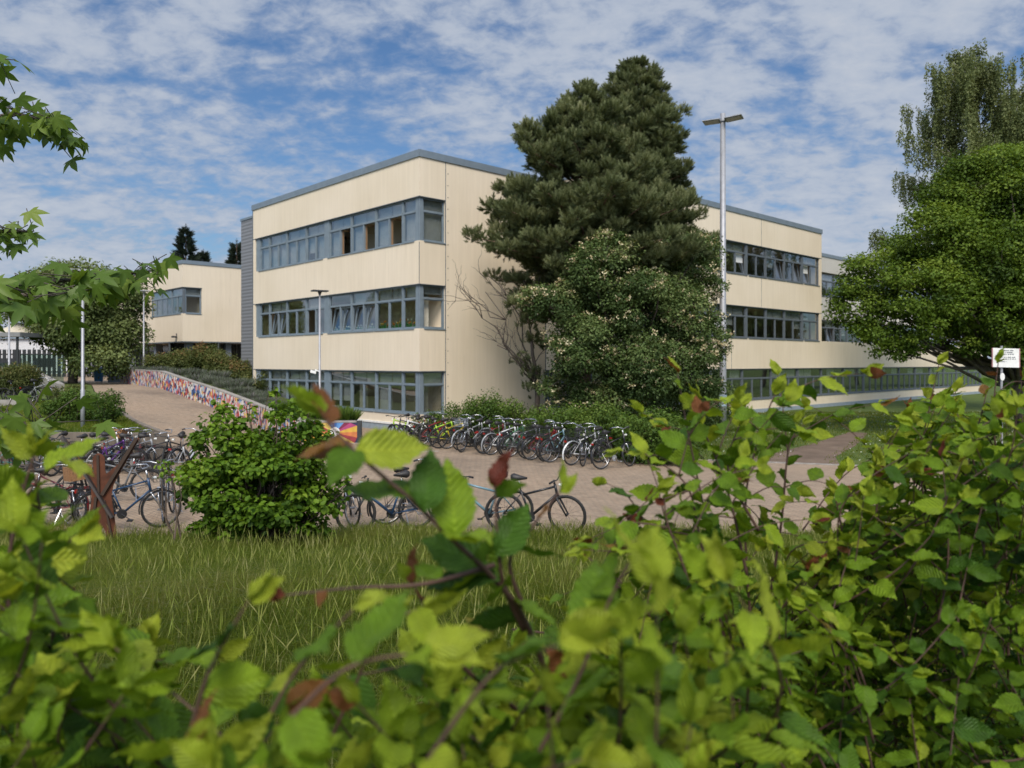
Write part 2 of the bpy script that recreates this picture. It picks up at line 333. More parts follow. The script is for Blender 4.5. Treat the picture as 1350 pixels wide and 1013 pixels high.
def paving_mat():
    m, nt, b = nodes('clay_paving'); L = nt.links.new
    tc = N(nt, 'ShaderNodeTexCoord'); mp = N(nt, 'ShaderNodeMapping'); mp.inputs['Rotation'].default_value = (0, 0, AA); L(tc.outputs['Object'], mp.inputs['Vector'])
    br = N(nt, 'ShaderNodeTexBrick', i_Scale=1., offset=.5); br.inputs['Brick Width'].default_value = .2; br.inputs['Row Height'].default_value = .1; br.inputs['Mortar Size'].default_value = .007
    br.inputs['Color1'].default_value = (.31, .222, .15, 1); br.inputs['Color2'].default_value = (.375, .28, .195, 1); br.inputs['Mortar'].default_value = (.17, .145, .11, 1)
    L(mp.outputs[0], br.inputs['Vector'])
    n1 = N(nt, 'ShaderNodeTexNoise', i_Scale=.25, i_Detail=6., i_Roughness=.6); L(tc.outputs['Object'], n1.inputs['Vector'])
    r1 = ramp(nt, [(.28, (.62, .62, .63)), (.45, (.9, .9, .9)), (.6, (1, .98, .96)), (.75, (1.0, .94, .88))]); L(n1.outputs['Fac'], r1.inputs['Fac'])
    n3 = N(nt, 'ShaderNodeTexNoise', i_Scale=3., i_Detail=5., i_Roughness=.7); L(tc.outputs['Object'], n3.inputs['Vector'])
    r3 = ramp(nt, [(.3, (.78, .78, .78)), (.6, (1, 1, 1))]); L(n3.outputs['Fac'], r3.inputs['Fac'])
    mx = N(nt, 'ShaderNodeMix', data_type='RGBA', blend_type='MULTIPLY'); mx.inputs['Factor'].default_value = 1; L(br.outputs['Color'], mx.inputs['A']); L(r1.outputs[0], mx.inputs['B'])
    m3 = N(nt, 'ShaderNodeMix', data_type='RGBA', blend_type='MULTIPLY'); m3.inputs['Factor'].default_value = 1; L(mx.outputs['Result'], m3.inputs['A']); L(r3.outputs[0], m3.inputs['B'])
    L(m3.outputs['Result'], b.inputs['Base Color']); b.inputs['Roughness'].default_value = .85
    bp = N(nt, 'ShaderNodeBump', i_Strength=.3, i_Distance=.006); L(br.outputs['Fac'], bp.inputs['Height']); bp.invert = True; L(bp.outputs[0], b.inputs['Normal'])
    MATS['paving'] = m; return m
def ground_mat(name, a, b_, c, scale=.6, bump=.4):
    m, nt, b = nodes(name); L = nt.links.new
    tc = N(nt, 'ShaderNodeTexCoord'); n1 = N(nt, 'ShaderNodeTexNoise', i_Scale=scale, i_Detail=9., i_Roughness=.7); L(tc.outputs['Object'], n1.inputs['Vector'])
    r = ramp(nt, [(.3, a), (.52, b_), (.72, c)]); L(n1.outputs['Fac'], r.inputs['Fac']); L(r.outputs[0], b.inputs['Base Color'])
    n2 = N(nt, 'ShaderNodeTexNoise', i_Scale=14., i_Detail=6.); L(tc.outputs['Object'], n2.inputs['Vector'])
    bp = N(nt, 'ShaderNodeBump', i_Strength=bump, i_Distance=.05); L(n2.outputs['Fac'], bp.inputs['Height']); L(bp.outputs[0], b.inputs['Normal'])
    b.inputs['Roughness'].default_value = .95; b.inputs['Specular IOR Level'].default_value = .2; MATS[name] = m; return m
def mosaic_mat():
    m, nt, b = nodes('mosaic'); L = nt.links.new
    tc = N(nt, 'ShaderNodeTexCoord'); mp = N(nt, 'ShaderNodeMapping'); mp.inputs['Scale'].default_value = (9.5, 9.5, 5.6); L(tc.outputs['Object'], mp.inputs['Vector'])
    v = N(nt, 'ShaderNodeTexVoronoi', distance='MANHATTAN', i_Scale=1., i_Randomness=1.); L(mp.outputs[0], v.inputs['Vector'])
    s = N(nt, 'ShaderNodeSeparateColor'); L(v.outputs['Color'], s.inputs[0])
    r = ramp(nt, [(0, (.55, .52, .46)), (.16, (.4, .06, .05)), (.33, (.62, .42, .12)), (.40, (.04, .10, .26)), (.52, (.5, .2, .1)), (.60, (.03, .03, .05)), (.76, (.2, .35, .5)), (.82, (.5, .2, .25)), (.88, (.6, .58, .55))], 'CONSTANT')
    L(s.outputs[0], r.inputs['Fac']); L(r.outputs[0], b.inputs['Base Color']); b.inputs['Roughness'].default_value = .45; MATS['mosaic'] = m; return m

cream = cream_mat(); greywhite = cream_mat('pale_grey_cladding', (.52, .5, .46))
trim = simple('blue_grey_metal', (.19, .235, .275), .45, .2, .08, 3)
framem = simple('window_frame_paint', (.19, .235, .27), .5, .1, .1, 4)
framed = simple('dark_trim_shaded_frame', (.12, .14, .16), .5, .1, .1, 4)  # dark flashing tone; on the wing frames, shade put into the paint colour
glass = glass_mat('window_glass', (.82, .84, .83), .17); greenglass = glass_mat('green_glass', (.78, .9, .84), .1)
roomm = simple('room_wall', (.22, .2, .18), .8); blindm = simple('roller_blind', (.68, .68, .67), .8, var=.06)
curt = simple('pale_curtain', (.6, .58, .5), .8); darkm = simple('dark_metal', (.03, .033, .036), .5)
steel = simple('galvanised_steel', (.33, .335, .355), .5, .35, .12, 5)
concrete = simple('concrete', (.27, .25, .225), .85, var=.25, scale=4, bump=.3)
white = simple('white_paint', (.75, .75, .72), .5); plinthm = simple('plinth_paint', (.26, .31, .35), .7)
paving = paving_mat(); corr = corrugated('corrugated_metal', (.25, .25, .26)); mosaic = mosaic_mat()
lawnm = ground_mat('lawn_turf', (.045, .07, .015), (.08, .115, .026), (.12, .14, .04), .9)
soil = ground_mat('grassy_soil', (.04, .055, .014), (.07, .09, .024), (.10, .10, .04), 1.2)
bark = simple('bark', (.075, .06, .048), .9, var=.4, scale=9, bump=.6); barkp = simple('pine_bark', (.12, .075, .05), .9, var=.4, scale=7, bump=.6)
barkb = simple('birch_bark', (.45, .43, .4), .8, var=.4, scale=5)
# ------------------------------------------------------------------ ground
def sheet(name, mat, grid, kind='structure'):
    """grid: rows of points"""
    mb = MB(); n = len(grid[0]); mb.add([p for row in grid for p in row], [(i*n + j, i*n + j + 1, (i+1)*n + j + 1, (i+1)*n + j) for i in range(len(grid) - 1) for j in range(n - 1)])
    o = mb.build(name, mat, smooth=True); o['kind'] = kind; return o
def poly_sheet(name, mat, pts, z):
    mb = MB(); a = sum(pts[i][0]*pts[(i+1) % len(pts)][1] - pts[(i+1) % len(pts)][0]*pts[i][1] for i in range(len(pts)))
    if a < 0: pts = pts[::-1]
    mb.add([(x, y, z) for x, y in pts], [tuple(range(len(pts)))]); o = mb.build(name, mat); o['kind'] = 'structure'; return o
poly_sheet('ground', lawnm, [(-1500, -1500), (1500, -1500), (1500, 1500), (-1500, 1500)], -.03)
poly_sheet('plaza', paving, [(-60, 12.2), (16, 12.2), (16.5, 21.0), (11.2, 21.4), (5.9, 23.2), (-.4, 31.2), (-3.4, 31.9), (-9, 37.6), (-14, 42), (-60, 42)], 0.)
def bank(x, y):
    y = y + .25 * math.sin(x * .7) + .15 * math.sin(x * 1.9 + 1)
    t = min(1, max(0, (12.7 - y) / 8.9)); s = t * t * (3 - 2 * t) * .5 + t * .5
    return 1.2 * s + .03 * math.sin(x * 2.3 + y) * min(1, t * 4) - (.04 if t <= 0 else 0)
sheet('grass_bank', soil, [[(x, y, bank(x, y)) for x in np.arange(-40, 40.1, 1.)] for y in list(np.arange(-8, 2, 2.)) + list(np.arange(2, 13.4, .5))])
# worn earth path across the lawn, kerb lines in the paving
poly_sheet('dirt_path', ground_mat('trodden_earth', (.10, .075, .055), (.16, .115, .085), (.2, .15, .11), 1.1), [(6.7, 22.6), (9.2, 21.6), (10.1, 24.2), (12.2, 27.5), (14.9, 32.4), (14.3, 32.8), (11.1, 28.4), (8.8, 25.5), (7.3, 24.0)], -.022)
mb = MB(); mb.obox((-5.3, 24.9, 0), (2.9, .6, 0), (-.02, .1, 0), (0, 0, .006)); mb.obox((-5.9, 28.0, 0), (1.9, .25, 0), (-.02, .1, 0), (0, 0, .006))
struct(mb.build('paving_line', simple('pale_setts', (.4, .36, .31), .8)))
mb = MB(); mb.obox((5.85, 23.1, -.02), (5.4, -1.75, 0), (.03, .1, 0), (0, 0, .05)); mb.obox((11.3, 21.32, -.02), (5.2, -.4, 0), (.01, .1, 0), (0, 0, .05))
struct(mb.build('kerb', concrete))

# ramp, upper yard, planted bed
WALL = [(-7.8, 28.4, .0, .76), (-9.9, 31.3, .15, 1.0), (-11.6, 33.9, .35, 1.2), (-13.7, 36.2, .7, 1.58), (-15.9, 38.3, 1.1, 1.95), (-18.6, 41.0, 1.55, 2.42), (-21.5, 44.7, 1.6, 2.46), (-24.5, 48.5, 1.62, 2.48)]
LEFT = [(-9.9, 21.6, .0), (-11.7, 24.3, .08), (-13.2, 26.6, .3), (-15.3, 30.0, .7), (-17.8, 34.0, 1.1), (-21.0, 39.0, 1.45), (-24.4, 45.0, 1.6), (-27.5, 50, 1.62)]
sheet('ramp', paving, [[tuple(Vector(l) * (1 - k) + Vector(w[:3]) * k + Vector((0, 0, .006))) for k in (0, .33, .66, 1)] for l, w in zip(LEFT, WALL)])
poly_sheet('upper_yard', paving, [(-24.4, 48.4), (-27.6, 49.9), (-90, 49.9), (-90, 110), (-6, 110), (-15.5, 49.5), (-18.5, 46)], 1.622)
TERR = [(-9.9, 21.5, .94), (-11.75, 24.3, .96), (-13.25, 26.6, .99), (-15.35, 30.0, 1.06), (-17.85, 34.0, 1.2), (-21.05, 39.0, 1.47), (-24.45, 45.0, 1.61), (-27.55, 50, 1.63)]
sheet('terrace_lawn', lawnm, [[(x0 - w, y + .0 * w, z + (.12 if w > 12 else 0)) for w in (0, .4, 2, 5, 9, 14, 22, 45)] for x0, y, z in TERR])
BEDR = [(-5.5, 28.3), (-6.5, 31.2), (-7.6, 34.6), (-8.9, 37.2), (-11.2, 39.5), (-13.9, 42.3), (-16.6, 46.6), (-18.6, 54.5)]
BEDRZ = [.66, .6, .55, .62, 1.0, 1.45, 2.2, 2.3]
sheet('planted_bed', soil, [[(w[0] + (r[0] - w[0]) * k, w[1] + (r[1] - w[1]) * k, (w[3] - .12) * (1 - k) + z * k + .12 * math.sin(k * math.pi)) for k in (0.02, .25, .5, .75, 1)] for w, r, z in zip(WALL, BEDR, BEDRZ)])

def wall_strip(mb, pts, th, side=1):
    """pts (x,y,z0,z1): a wall of thickness th"""
    n = len(pts); a = []; b = []
    for i in range(n):
        p0 = Vector(pts[max(0, i-1)][:2]); p1 = Vector(pts[min(n-1, i+1)][:2]); t = (p1 - p0).normalized(); nn = Vector((t.y, -t.x)) * side
        a.append(pts[i][:2]); b.append((pts[i][0] + nn.x * th, pts[i][1] + nn.y * th))
    vs = []
    for i in range(n): vs += [(*a[i], pts[i][2] - .15), (*a[i], pts[i][3]), (*b[i], pts[i][3]), (*b[i], pts[i][2] - .15)]
    fs = [(0, 1, 2, 3), tuple((n-1)*4 + k for k in (3, 2, 1, 0))]
    for i in range(n - 1):
        for j in range(4): fs.append((i*4 + j, (i+1)*4 + j, (i+1)*4 + (j+1) % 4, i*4 + (j+1) % 4))
    mb.add(vs, fs); return mb
mw = tag(empty('mosaic_wall', (-7.8, 28.4, 0)), 'low ramp wall covered in multicoloured mosaic shards with a painted sunburst end', 'wall')
wall_strip(MB(), WALL, .22).build('mosaic_face', mosaic, mw)
wall_strip(MB(), [(x, y, z1 + .15, z1 + .06) for x, y, z0, z1 in WALL], .25).build('coping', concrete, mw)
# planter end with painted sunburst
pe = MB(); wall_strip(pe, [(-7.7, 28.25, 0, .74), (-5.62, 28.2, 0, .74)], .2, -1); pe.build('end_wall', simple('navy_paint', (.02, .025, .06), .5), mw)
pb = MB(); pb.box(-5.62, -5.5, 28.2, 28.42, -.1, .80); wall_strip(pb, [(-5.56, 28.42, 0, .76), (-6.5, 31.2, 0, .66), (-7.6, 34.6, 0, .6), (-8.5, 36.8, 0, .58)], .12, -1); pb.build('side_wall', darkm, mw)
wall_strip(MB(), [(-7.72, 28.24, .89, .80), (-5.66, 28.19, .89, .80)], .24, -1).build('coping', concrete, mw)
cols = [(.55, .33, .05), (.03, .09, .25), (.25, .03, .04), (.1, .25, .5), (.55, .38, .1), (.35, .05, .15), (.05, .05, .12), (.5, .16, .05), (.08, .2, .42), (.5, .36, .08), (.18, .02, .05), (.06, .14, .3)]
sun_ms = [simple('sunburst_%d' % i, c, .5, var=.15) for i, c in enumerate(cols)]; rb = MB(); cx, cz = -6.45, .36
def edge(a):
    d = Vector((math.cos(a), math.sin(a))); ks = [k for k in (((-5.64 - cx) / d.x) if d.x > 0 else ((-7.66 - cx) / d.x) if d.x < 0 else 9, ((.73 - cz) / d.y) if d.y > 0 else ((0 - cz) / d.y) if d.y < 0 else 9)]
    return d * min(ks)
for i in range(24):
    a0, a1 = i * math.pi / 12 + .06, (i + 1) * math.pi / 12 + .06; rb.m = (i * 5) % 12
    p0, p1 = edge(a0), edge(a1); yy = lambda x: 28.19 - .0 + (x + 5.62) * -.024 - .004
    tri = [(cx, cz), (cx + p0.x, cz + p0.y), (cx + p1.x, cz + p1.y)]
    rb.add([(x, yy(x), z) for x, z in tri], [(0, 1, 2)])
rb.build('sunburst_painting', sun_ms, mw)
db = MB(); db.plate((cx, 28.19 - .004 + (cx + 5.62) * -.024 - .004, cz + .04), (1, -.024, 0), (0, 0, 1), (0, 1, 0), [(math.cos(a) * .17 * (1 + .1 * math.sin(3 * a)), math.sin(a) * .17) for a in np.linspace(0, 2 * math.pi, 22, endpoint=False)], .006)
d = db.build('white_sun_disc', white, mw)
eb = MB()
for ex in (-.07, .06): eb.plate((cx + ex, 28.19 - .008 + (cx + 5.62) * -.024 - .008, cz + .05), (1, -.024, 0), (0, 0, 1), (0, 1, 0), [(math.cos(a) * .04, math.sin(a) * .014) for a in np.linspace(0, 2 * math.pi, 10, endpoint=False)], .004)
eb.build('painted_eyes', darkm, mw)

# terrace retaining walls
def wall_thing(name, label, pts, th, side, mat, cat='wall'):
    o = tag(wall_strip(MB(), pts, th, side).build(name, mat), label, cat); return o
rw = wall_thing('retaining_wall', 'brown concrete retaining wall behind the left bicycles below the terrace lawn', [(-58, 21.45, 0, 1.0), (-12.2, 21.45, 0, 1.0), (-10.1, 21.5, 0, .98), (-9.85, 21.75, 0, .97), (-11.7, 24.4, 0, .98), (-13.2, 26.65, .2, 1.01), (-15.3, 30.05, .6, 1.08), (-17.8, 34.05, 1.0, 1.2)], .16, 1, simple('brown_concrete', (.17, .14, .11), .85, var=.3, scale=4, bump=.3))
sw = wall_thing('sloped_wall', 'short sloping concrete wall end beside the tent pavilion', [tuple(at(55, 494, 44)[:2]) + (1.4, 2.35), tuple(at(85, 503, 39)[:2]) + (1.3, 1.85)], .3, 1, concrete)
lw_ = wall_thing('planter_wall', 'low concrete bed wall under the far left bicycles', [tuple(at(-60, 534, 32)[:2]) + (1.0, 1.38), tuple(at(36, 534, 32)[:2]) + (1.0, 1.38)], .25, -1, concrete)
gw = MB(); a = at(143, 500, 51); b2 = at(180, 500, 51.5)
gwo = tag(wall_strip(gw, [(a.x, a.y, 1.6, 2.45), (b2.x, b2.y, 1.6, 2.45)], .2, 1).build('grey_wall', simple('grey_render', (.2, .23, .27), .8)), 'short grey wall at the far top end of the mosaic wall', 'wall')

# ------------------------------------------------------------------ school building
school = tag(empty('school_building', C0), 'large cream three-storey school building with blue-grey ribbon windows', 'school')
def pt2(v): return (v.x, v.y)
p1 = C0 + Rv * 7.43; p2 = p1 + NR * 2.5; p3 = p2 + Rv * 23.4; pend = p2 + Rv * 57
Lend = C0 + Lv * 15.6
foot_up = [pt2(v) for v in (C0, p1, p2, p3, p3 + Lv * 18.1, Lend)]
foot_lo = [pt2(v) for v in (C0, p1, p2, pend, pend + Lv * 18.1, Lend)]
rec0 = p3 + Lv * 3.4; rec = [pt2(v) for v in (rec0 + Rv * .004, rec0 + Rv * 33.6, rec0 + Rv * 33.6 + Lv * 14.5, rec0 + Rv * .004 + Lv * 14.5)]
def offset(poly, d):
    n = len(poly); ar = sum(poly[i][0]*poly[(i+1) % n][1] - poly[(i+1) % n][0]*poly[i][1] for i in range(n))
    sg = 1 if ar > 0 else -1; out = []
    for i in range(n):
        p0, p, p1_ = Vector(poly[i-1]), Vector(poly[i]), Vector(poly[(i+1) % n])
        a = (p - p0).normalized(); b = (p1_ - p).normalized(); na = Vector((a.y, -a.x)) * sg; nb = Vector((b.y, -b.x)) * sg
        out.append(tuple(p + (na + nb) * (d / (1 + na.dot(nb)))))
    return out
Z = dict(gs=.78, gh=2.57, ms=4.33, mh=6.17, ts=7.95, th=9.78, top=11.39, roof=11.68)
wl = MB()
wl.prism(foot_lo, -.1, Z['gs']); wl.prism(foot_lo, Z['gh'], Z['ms']); wl.prism(foot_up, Z['mh'], Z['ts']); wl.prism(foot_up, Z['th'], Z['top'])
FL = Face(C0, Lv, NL); FR = Face(C0, Rv, NR); FW = Face(p2, Rv, NR); FS = Face(p1, NR, NL); FRC = Face(rec0, Rv, NR); FE = Face(p3, Lv, Rv)
for z0, z1 in ((Z['gs'], Z['gh']), (Z['ms'], Z['mh']), (Z['ts'], Z['th'])):
    FR.box(wl, 1.36, 7.43, -6, 0, z0, z1)                      # blank gable wall
    if z0 > 1: FS.box(wl, 0, 2.5, -.3, 0, z0, z1)
    FW.box(wl, 0, .35, -.3, 0, z0, z1)
    FE.box(wl, 0, 3.4, -.3, 0, z0, z1) if z0 > 3 else None
    FE.box(wl, 17.6, 18.1, -.5, 0, z0, z1) if z0 > 3 else None
    Face(Lend, Rv, Lv).box(wl, 0, 5, -.3, 0, z0, z1)
wl.build('wall', cream, school)
wr = MB(); wr.prism(rec, Z['mh'], Z['ts']); wr.prism(rec, Z['th'], 10.95); wr.build('upper_wall', greywhite, school)
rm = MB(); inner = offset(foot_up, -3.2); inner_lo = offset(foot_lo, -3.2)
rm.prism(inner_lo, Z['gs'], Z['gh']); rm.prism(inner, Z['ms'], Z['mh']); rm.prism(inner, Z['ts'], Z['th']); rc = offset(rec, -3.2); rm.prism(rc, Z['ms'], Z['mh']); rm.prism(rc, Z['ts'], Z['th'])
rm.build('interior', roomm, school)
rf = MB(); rf.prism(offset(foot_up, .05), Z['top'], Z['roof']); rf.prism(offset(rec, .05), 10.95, 11.2); rf.build('roof', trim, school)
tr = MB()   # flashings: thin dark strips at sill and head lines, joint on the gable
for z, h in ((Z['gh'] - .03, .03), (Z['mh'] - .03, .03), (Z['th'] - .03, .03)):
    FL.box(tr, .0, 15.6, -.1, .012, z, z + h); FR.box(tr, .0, 1.36, -.1, .012, z, z + h)
    if z < 3: FW.box(tr, .35, 57, -.1, .012, z, z + h)
    else: FW.box(tr, .35, 23.4, -.1, .012, z, z + h)
FR.box(tr, 1.345, 1.375, -.02, .006, 0, Z['top']); FR.box(tr, 7.37, 7.43, -.02, .006, 0, Z['top']); FW.box(tr, 12.3, 12.33, -.02, .004, Z['gh'], Z['ms'] - .05); FW.box(tr, 15.6, 15.63, -.02, .004, Z['mh'], Z['ts'] - .05); FW.box(tr, 15.6, 15.63, -.02, .004, Z['th'], Z['top'])
FL.box(tr, -.004, .03, .0, .006, Z['mh'], Z['ts'] - .06) ; FL.box(tr, 15.52, 15.6, -.02, .01, -.1, Z['top'])
tr.build('flashing', framed, school)
pl = MB(); FL.box(pl, 0, 15.6, 0, .03, -.1, .28); FR.box(pl, -.03, 7.4, 0, .03, -.1, .28); FW.box(pl, 0, 57, 0, .03, -.1, .2); pl.build('plinth', plinthm, school)
pl = MB(); FL.box(pl, -.05, 8, 0, .06, .28, .36); FR.box(pl, -.05, 7.4, 0, .05, .28, .36); pl.build('plinth_cap', white, school)
# drip studs along the gable joint
for i in range(22): st = MB(); FR.box(st, 1.47, 1.50, 0, .015, .4 + i * .5, .43 + i * .5); st.build('stud', darkm, school)

def window(F, u0, u1, zs, zh, cols, fm=framem, blind=None, parent=None, recess=.10, transom=.30, post=None):
    """cols: one code per sash: 'c' closed, 'o' open casement, 't' tilted, 'n' none/dark; blind: list of drop fractions"""
    parent = parent or school; fr = MB(); w = .055; D0, D1 = -recess - .09, -recess
    zt = zh - (zh - zs) * transom; n = len(cols); pw = (u1 - u0) / n
    F.box(fr, u0, u1, D0, D1, zs, zs + w); F.box(fr, u0, u1, D0, D1, zh - w, zh); F.box(fr, u0, u0 + w, D0, D1, zs + w, zh - w); F.box(fr, u1 - w, u1, D0, D1, zs + w, zh - w)
    F.box(fr, u0 + w, u1 - w, D0, D1 + .01, zt - w * .8, zt + w * .8)
    for i in range(1, n): F.box(fr, u0 + pw * i - w * .7, u0 + pw * i + w * .7, D0, D1 + .005, zs + w, zt - w * .8)
    for i, c in enumerate(cols):
        if c in 'ct' or c == 'n':      # inner sash frame
            a, b = u0 + pw * i + (w if i == 0 else w * .7), u0 + pw * (i + 1) - (w if i == n - 1 else w * .7); q = .035
            if c == 'c' or c == 'n':
                F.box(fr, a, a + q, D0, D1 - .02, zs + w, zt - w * .8); F.box(fr, b - q, b, D0, D1 - .02, zs + w, zt - w * .8); F.box(fr, a + q, b - q, D0, D1 - .02, zs + w, zs + w + q); F.box(fr, a + q, b - q, D0, D1 - .02, zt - w * .8 - q, zt - w * .8)
    if post: F.box(fr, post[0], post[1], -.22, -.07, zs, zh + .03)
    wo = fr.build('window', fm, parent)
    g = MB(); dm = (D0 + D1) / 2
    F.box(g, u0 + w, u1 - w, dm - .004, dm + .004, zt + w * .8, zh - w)
    sa = MB(); nsa = 0
    for i, c in enumerate(cols):
        a, b = u0 + pw * i + w * .7, u0 + pw * (i + 1) - w * .7; z0, z1 = zs + w, zt - w * .8
        if c == 'c': F.box(g, a + .03, b - .03, dm - .004, dm + .004, z0 + .03, z1 - .03)
        elif c == 'o':      # casement swung 75 degrees inward, hinged on the far side
            f2 = Face(F.p(b, D0, 0), (F.u * -math.cos(R(75)) - F.n * math.sin(R(75))), F.u); W = b - a
            for x0, x1, y0, y1 in ((0, .06, z0, z1), (W - .06, W, z0, z1), (.06, W - .06, z0, z0 + .06), (.06, W - .06, z1 - .06, z1)): f2.box(sa, x0, x1, -.05, 0, y0, y1); nsa += 1
            f2.box(g, .06, W - .06, -.03, -.024, z0 + .06, z1 - .06)
        elif c == 't':
            tl = .2; o = F.p(a, D0 + .02, z0); up = Vector((0, 0, z1 - z0)) - F.n * tl; x = F.u * (b - a)
            def bx(m_, a0, a1, b0, b1, th): m_.obox(o + x * a0 + up * b0, x * (a1 - a0), F.n * -th, up * (b1 - b0))
            for q in ((0, .09, 0, 1), (.91, 1, 0, 1), (.09, .91, 0, .06), (.09, .91, .94, 1)): bx(sa, *q, .05); nsa += 1
            g.obox(o + x * .09 + up * .06 - F.n * .02, x * .82, F.n * -.008, up * .88)
    g.build('pane', glass, wo)
    if nsa: sa.build('sash', fm if 'o' not in cols else simple('warm_timber', (.2, .12, .06), .6), wo)
    sl = MB(); F.box(sl, u0, u1, -recess, .035, zs - .035, zs + .012); sl.build('sill', fm, wo)
    if blind:
        bb = MB(); nb = 0
        for i, k in enumerate(blind):
            if k > 0:
                a, b = u0 + pw * i + .03, u0 + pw * (i + 1) - .03; F.box(bb, a, b, D0 - .10, D0 - .09, zh - (zh - zs) * k, zh - .02); nb += 1
        if nb: bb.build('blind', blindm, wo)
    return wo
# left face bays, edges read from the photo and turned into metres along the wall
tz = lambda z: FL.t_of(300 + z / 3.97)
edges = [(908, 978, 1), (768, 905, 2), (640, 765, 2), (525, 637, 2), (404, 500, 2), (302, 401, 2), (212, 300, 2), (163, 210, 1)]
states = {'t': ['c', 'oc', 'oc', 'oc', 'cc', 'cc', 'cc', 'c'], 'm': ['c', 'cc', 'tt', 'tt', 'cn', 'cc', 'tt', 'c'], 'g': ['c', 'cc', 'cc', 'cc', 'cc', 'cc', 'cc', 'c']}
blinds = {'t': [[1], [.3, 1], [.3, 1], [.3, 1], [1, .75], [1, 1], [1, 1], [1]], 'm': [[.25], [.3, .3], [.3, .3], [0, 0], [.3, .3], [0, 0], [.3, .3], [.3]], 'g': [[0], [.3, 1], [.3, .3], [.8, .8], [.95, .95], [.85, .85], [.9, .9], [.9]]}
ps = MB()
for lv in 'tmg':
    zs, zh = (Z['ts'], Z['th']) if lv == 't' else (Z['ms'], Z['mh']) if lv == 'm' else (Z['gs'], Z['gh'])
    last = .16
    for (z0, z1, n), stt, bl in zip(edges, states[lv], blinds[lv]):
        a, b = tz(z1), tz(z0)
        window(FL, a, b, zs, zh - .03, stt, framem, bl, post=(last, a)); last = b
    ps = MB(); FL.box(ps, last, 15.5, -.22, -.07, zs, zh); ps.build('end_post', framem, school); ps = MB()
    ps.obox(C0 + Lv * .07 + Rv * .07 + Vector((0, 0, zs)), Lv * .12, Rv * .16, Vector((0, 0, zh - zs))); ps.build('corner_post', framem, school)
    window(FR, .23, 1.36, zs, zh - .03, 'n' if lv == 'm' else 'c', framem, {'t': [1], 'm': [.2], 'g': [.3]}[lv])
# wing
def ribbon(F, u0, u1, zs, zh, per, fm, seed):
    g = random.Random(seed); n = round((u1 - u0) / (1.075 * per + .1)); W = (u1 - u0) / n
    for i in range(n):
        a = u0 + i * W; pw = .16 if i % 3 == 0 else .08
        st_ = ''.join(g.choice('ccccct' if zs > 1 else 'ccccccc') for _ in range(per))
        window(F, a + pw, a + W, zs, zh - .03, st_, fm, [g.choice((0, .3, .3, .3, .6, 1)) if zs > 1 else g.choice((0, .3)) for _ in range(per)], post=(a, a + pw))
    ps2 = MB(); F.box(ps2, u1, u1 + .3, -.22, -.07, zs, zh); ps2.build('end_post', fm, school)
ribbon(FW, .35, 23.1, Z['ts'], Z['th'], 2, framed, 1); ribbon(FW, .35, 23.1, Z['ms'], Z['mh'], 2, framed, 2); ribbon(FW, .35, 56.7, Z['gs'], Z['gh'], 3, framed, 3)
ribbon(FRC, .15, 33, Z['ts'], Z['th'] - .1, 4, framed, 4); ribbon(FRC, .15, 33, Z['ms'], Z['mh'], 4, framed, 5)
window(FS, .12, 2.38, Z['gs'], Z['gh'] - .03, 'cc', framed, post=(0, .12))
# tulips and greenery painted on cards behind the middle-floor panes, a curtain and stools downstairs
tl = MB()
g_ = random.Random(4)
for u in np.arange(.7, 7.6, .10):
    hgt = g_.uniform(.12, .3) * (1.25 if u < 3.4 else .75); x = u + g_.uniform(-.03, .03); o = FL.p(x, -.25 - g_.uniform(0, .05), Z['ms'] + .03)
    tl.m = 0; tl.obox(o, Lv * .014, NL * .012, (0, 0, hgt)); tl.obox(o + Lv * .02, Lv * .02 + Vector((0, 0, hgt * .7)), NL * .006, Lv * .03 + Vector((0, 0, .02))); tl.obox(o - Lv * .01, Lv * -.03 + Vector((0, 0, hgt * .6)), NL * .006, Lv * .03 + Vector((0, 0, .02)))
    tl.m = 1 + g_.randrange(3) if u < 3.4 else 3; tl.tube([o + Vector((0, 0, hgt)), o + Vector((0, 0, hgt + .035)), o + Vector((0, 0, hgt + .09))], [.012, .036, .024], 6)
tl.build('paper_flowers', [simple('paper_green', (.05, .3, .06), .8), simple('paper_yellow', (.75, .5, .05), .8), simple('paper_orange', (.7, .25, .03), .8), simple('paper_pale', (.55, .62, .5), .8)], school)
def curtain(F, u0, u1, d, z0, z1):
    cu = MB(); n = 14; P = []
    for i in range(n + 1):
        u = u0 + (u1 - u0) * i / n; P.append(F.p(u, d + .05 * (1 if i % 2 else -1), 0))
    vs = [p + Vector((0, 0, z)) for p in P for z in (z0, z1)]; cu.add(vs, [(2*i, 2*i + 2, 2*i + 3, 2*i + 1) for i in range(n)]); cu.build('curtain', curt, school)
curtain(FL, tz(690), tz(655), -.4, Z['gs'], Z['gh'] - .5); curtain(FR, .36, .75, -.4, Z['ms'], Z['mh']); curtain(FR, .36, .72, -.4, Z['gs'], Z['gh'])
# corrugated stair tower
tw0 = Lend + Rv * .4; tm = MB(); tm.prism([pt2(v) for v in (tw0, tw0 + Rv * 5, tw0 + Rv * 5 + Lv * 2.4, tw0 + Lv * 2.4)], 0, 11.15); tw = tm.build('stair_tower', corr, school)
tm = MB(); tm.prism(offset([pt2(v) for v in (tw0, tw0 + Rv * 5, tw0 + Rv * 5 + Lv * 2.4, tw0 + Lv * 2.4)], .04), 11.15, 11.28); tm.build('tower_cap', trim, tw)

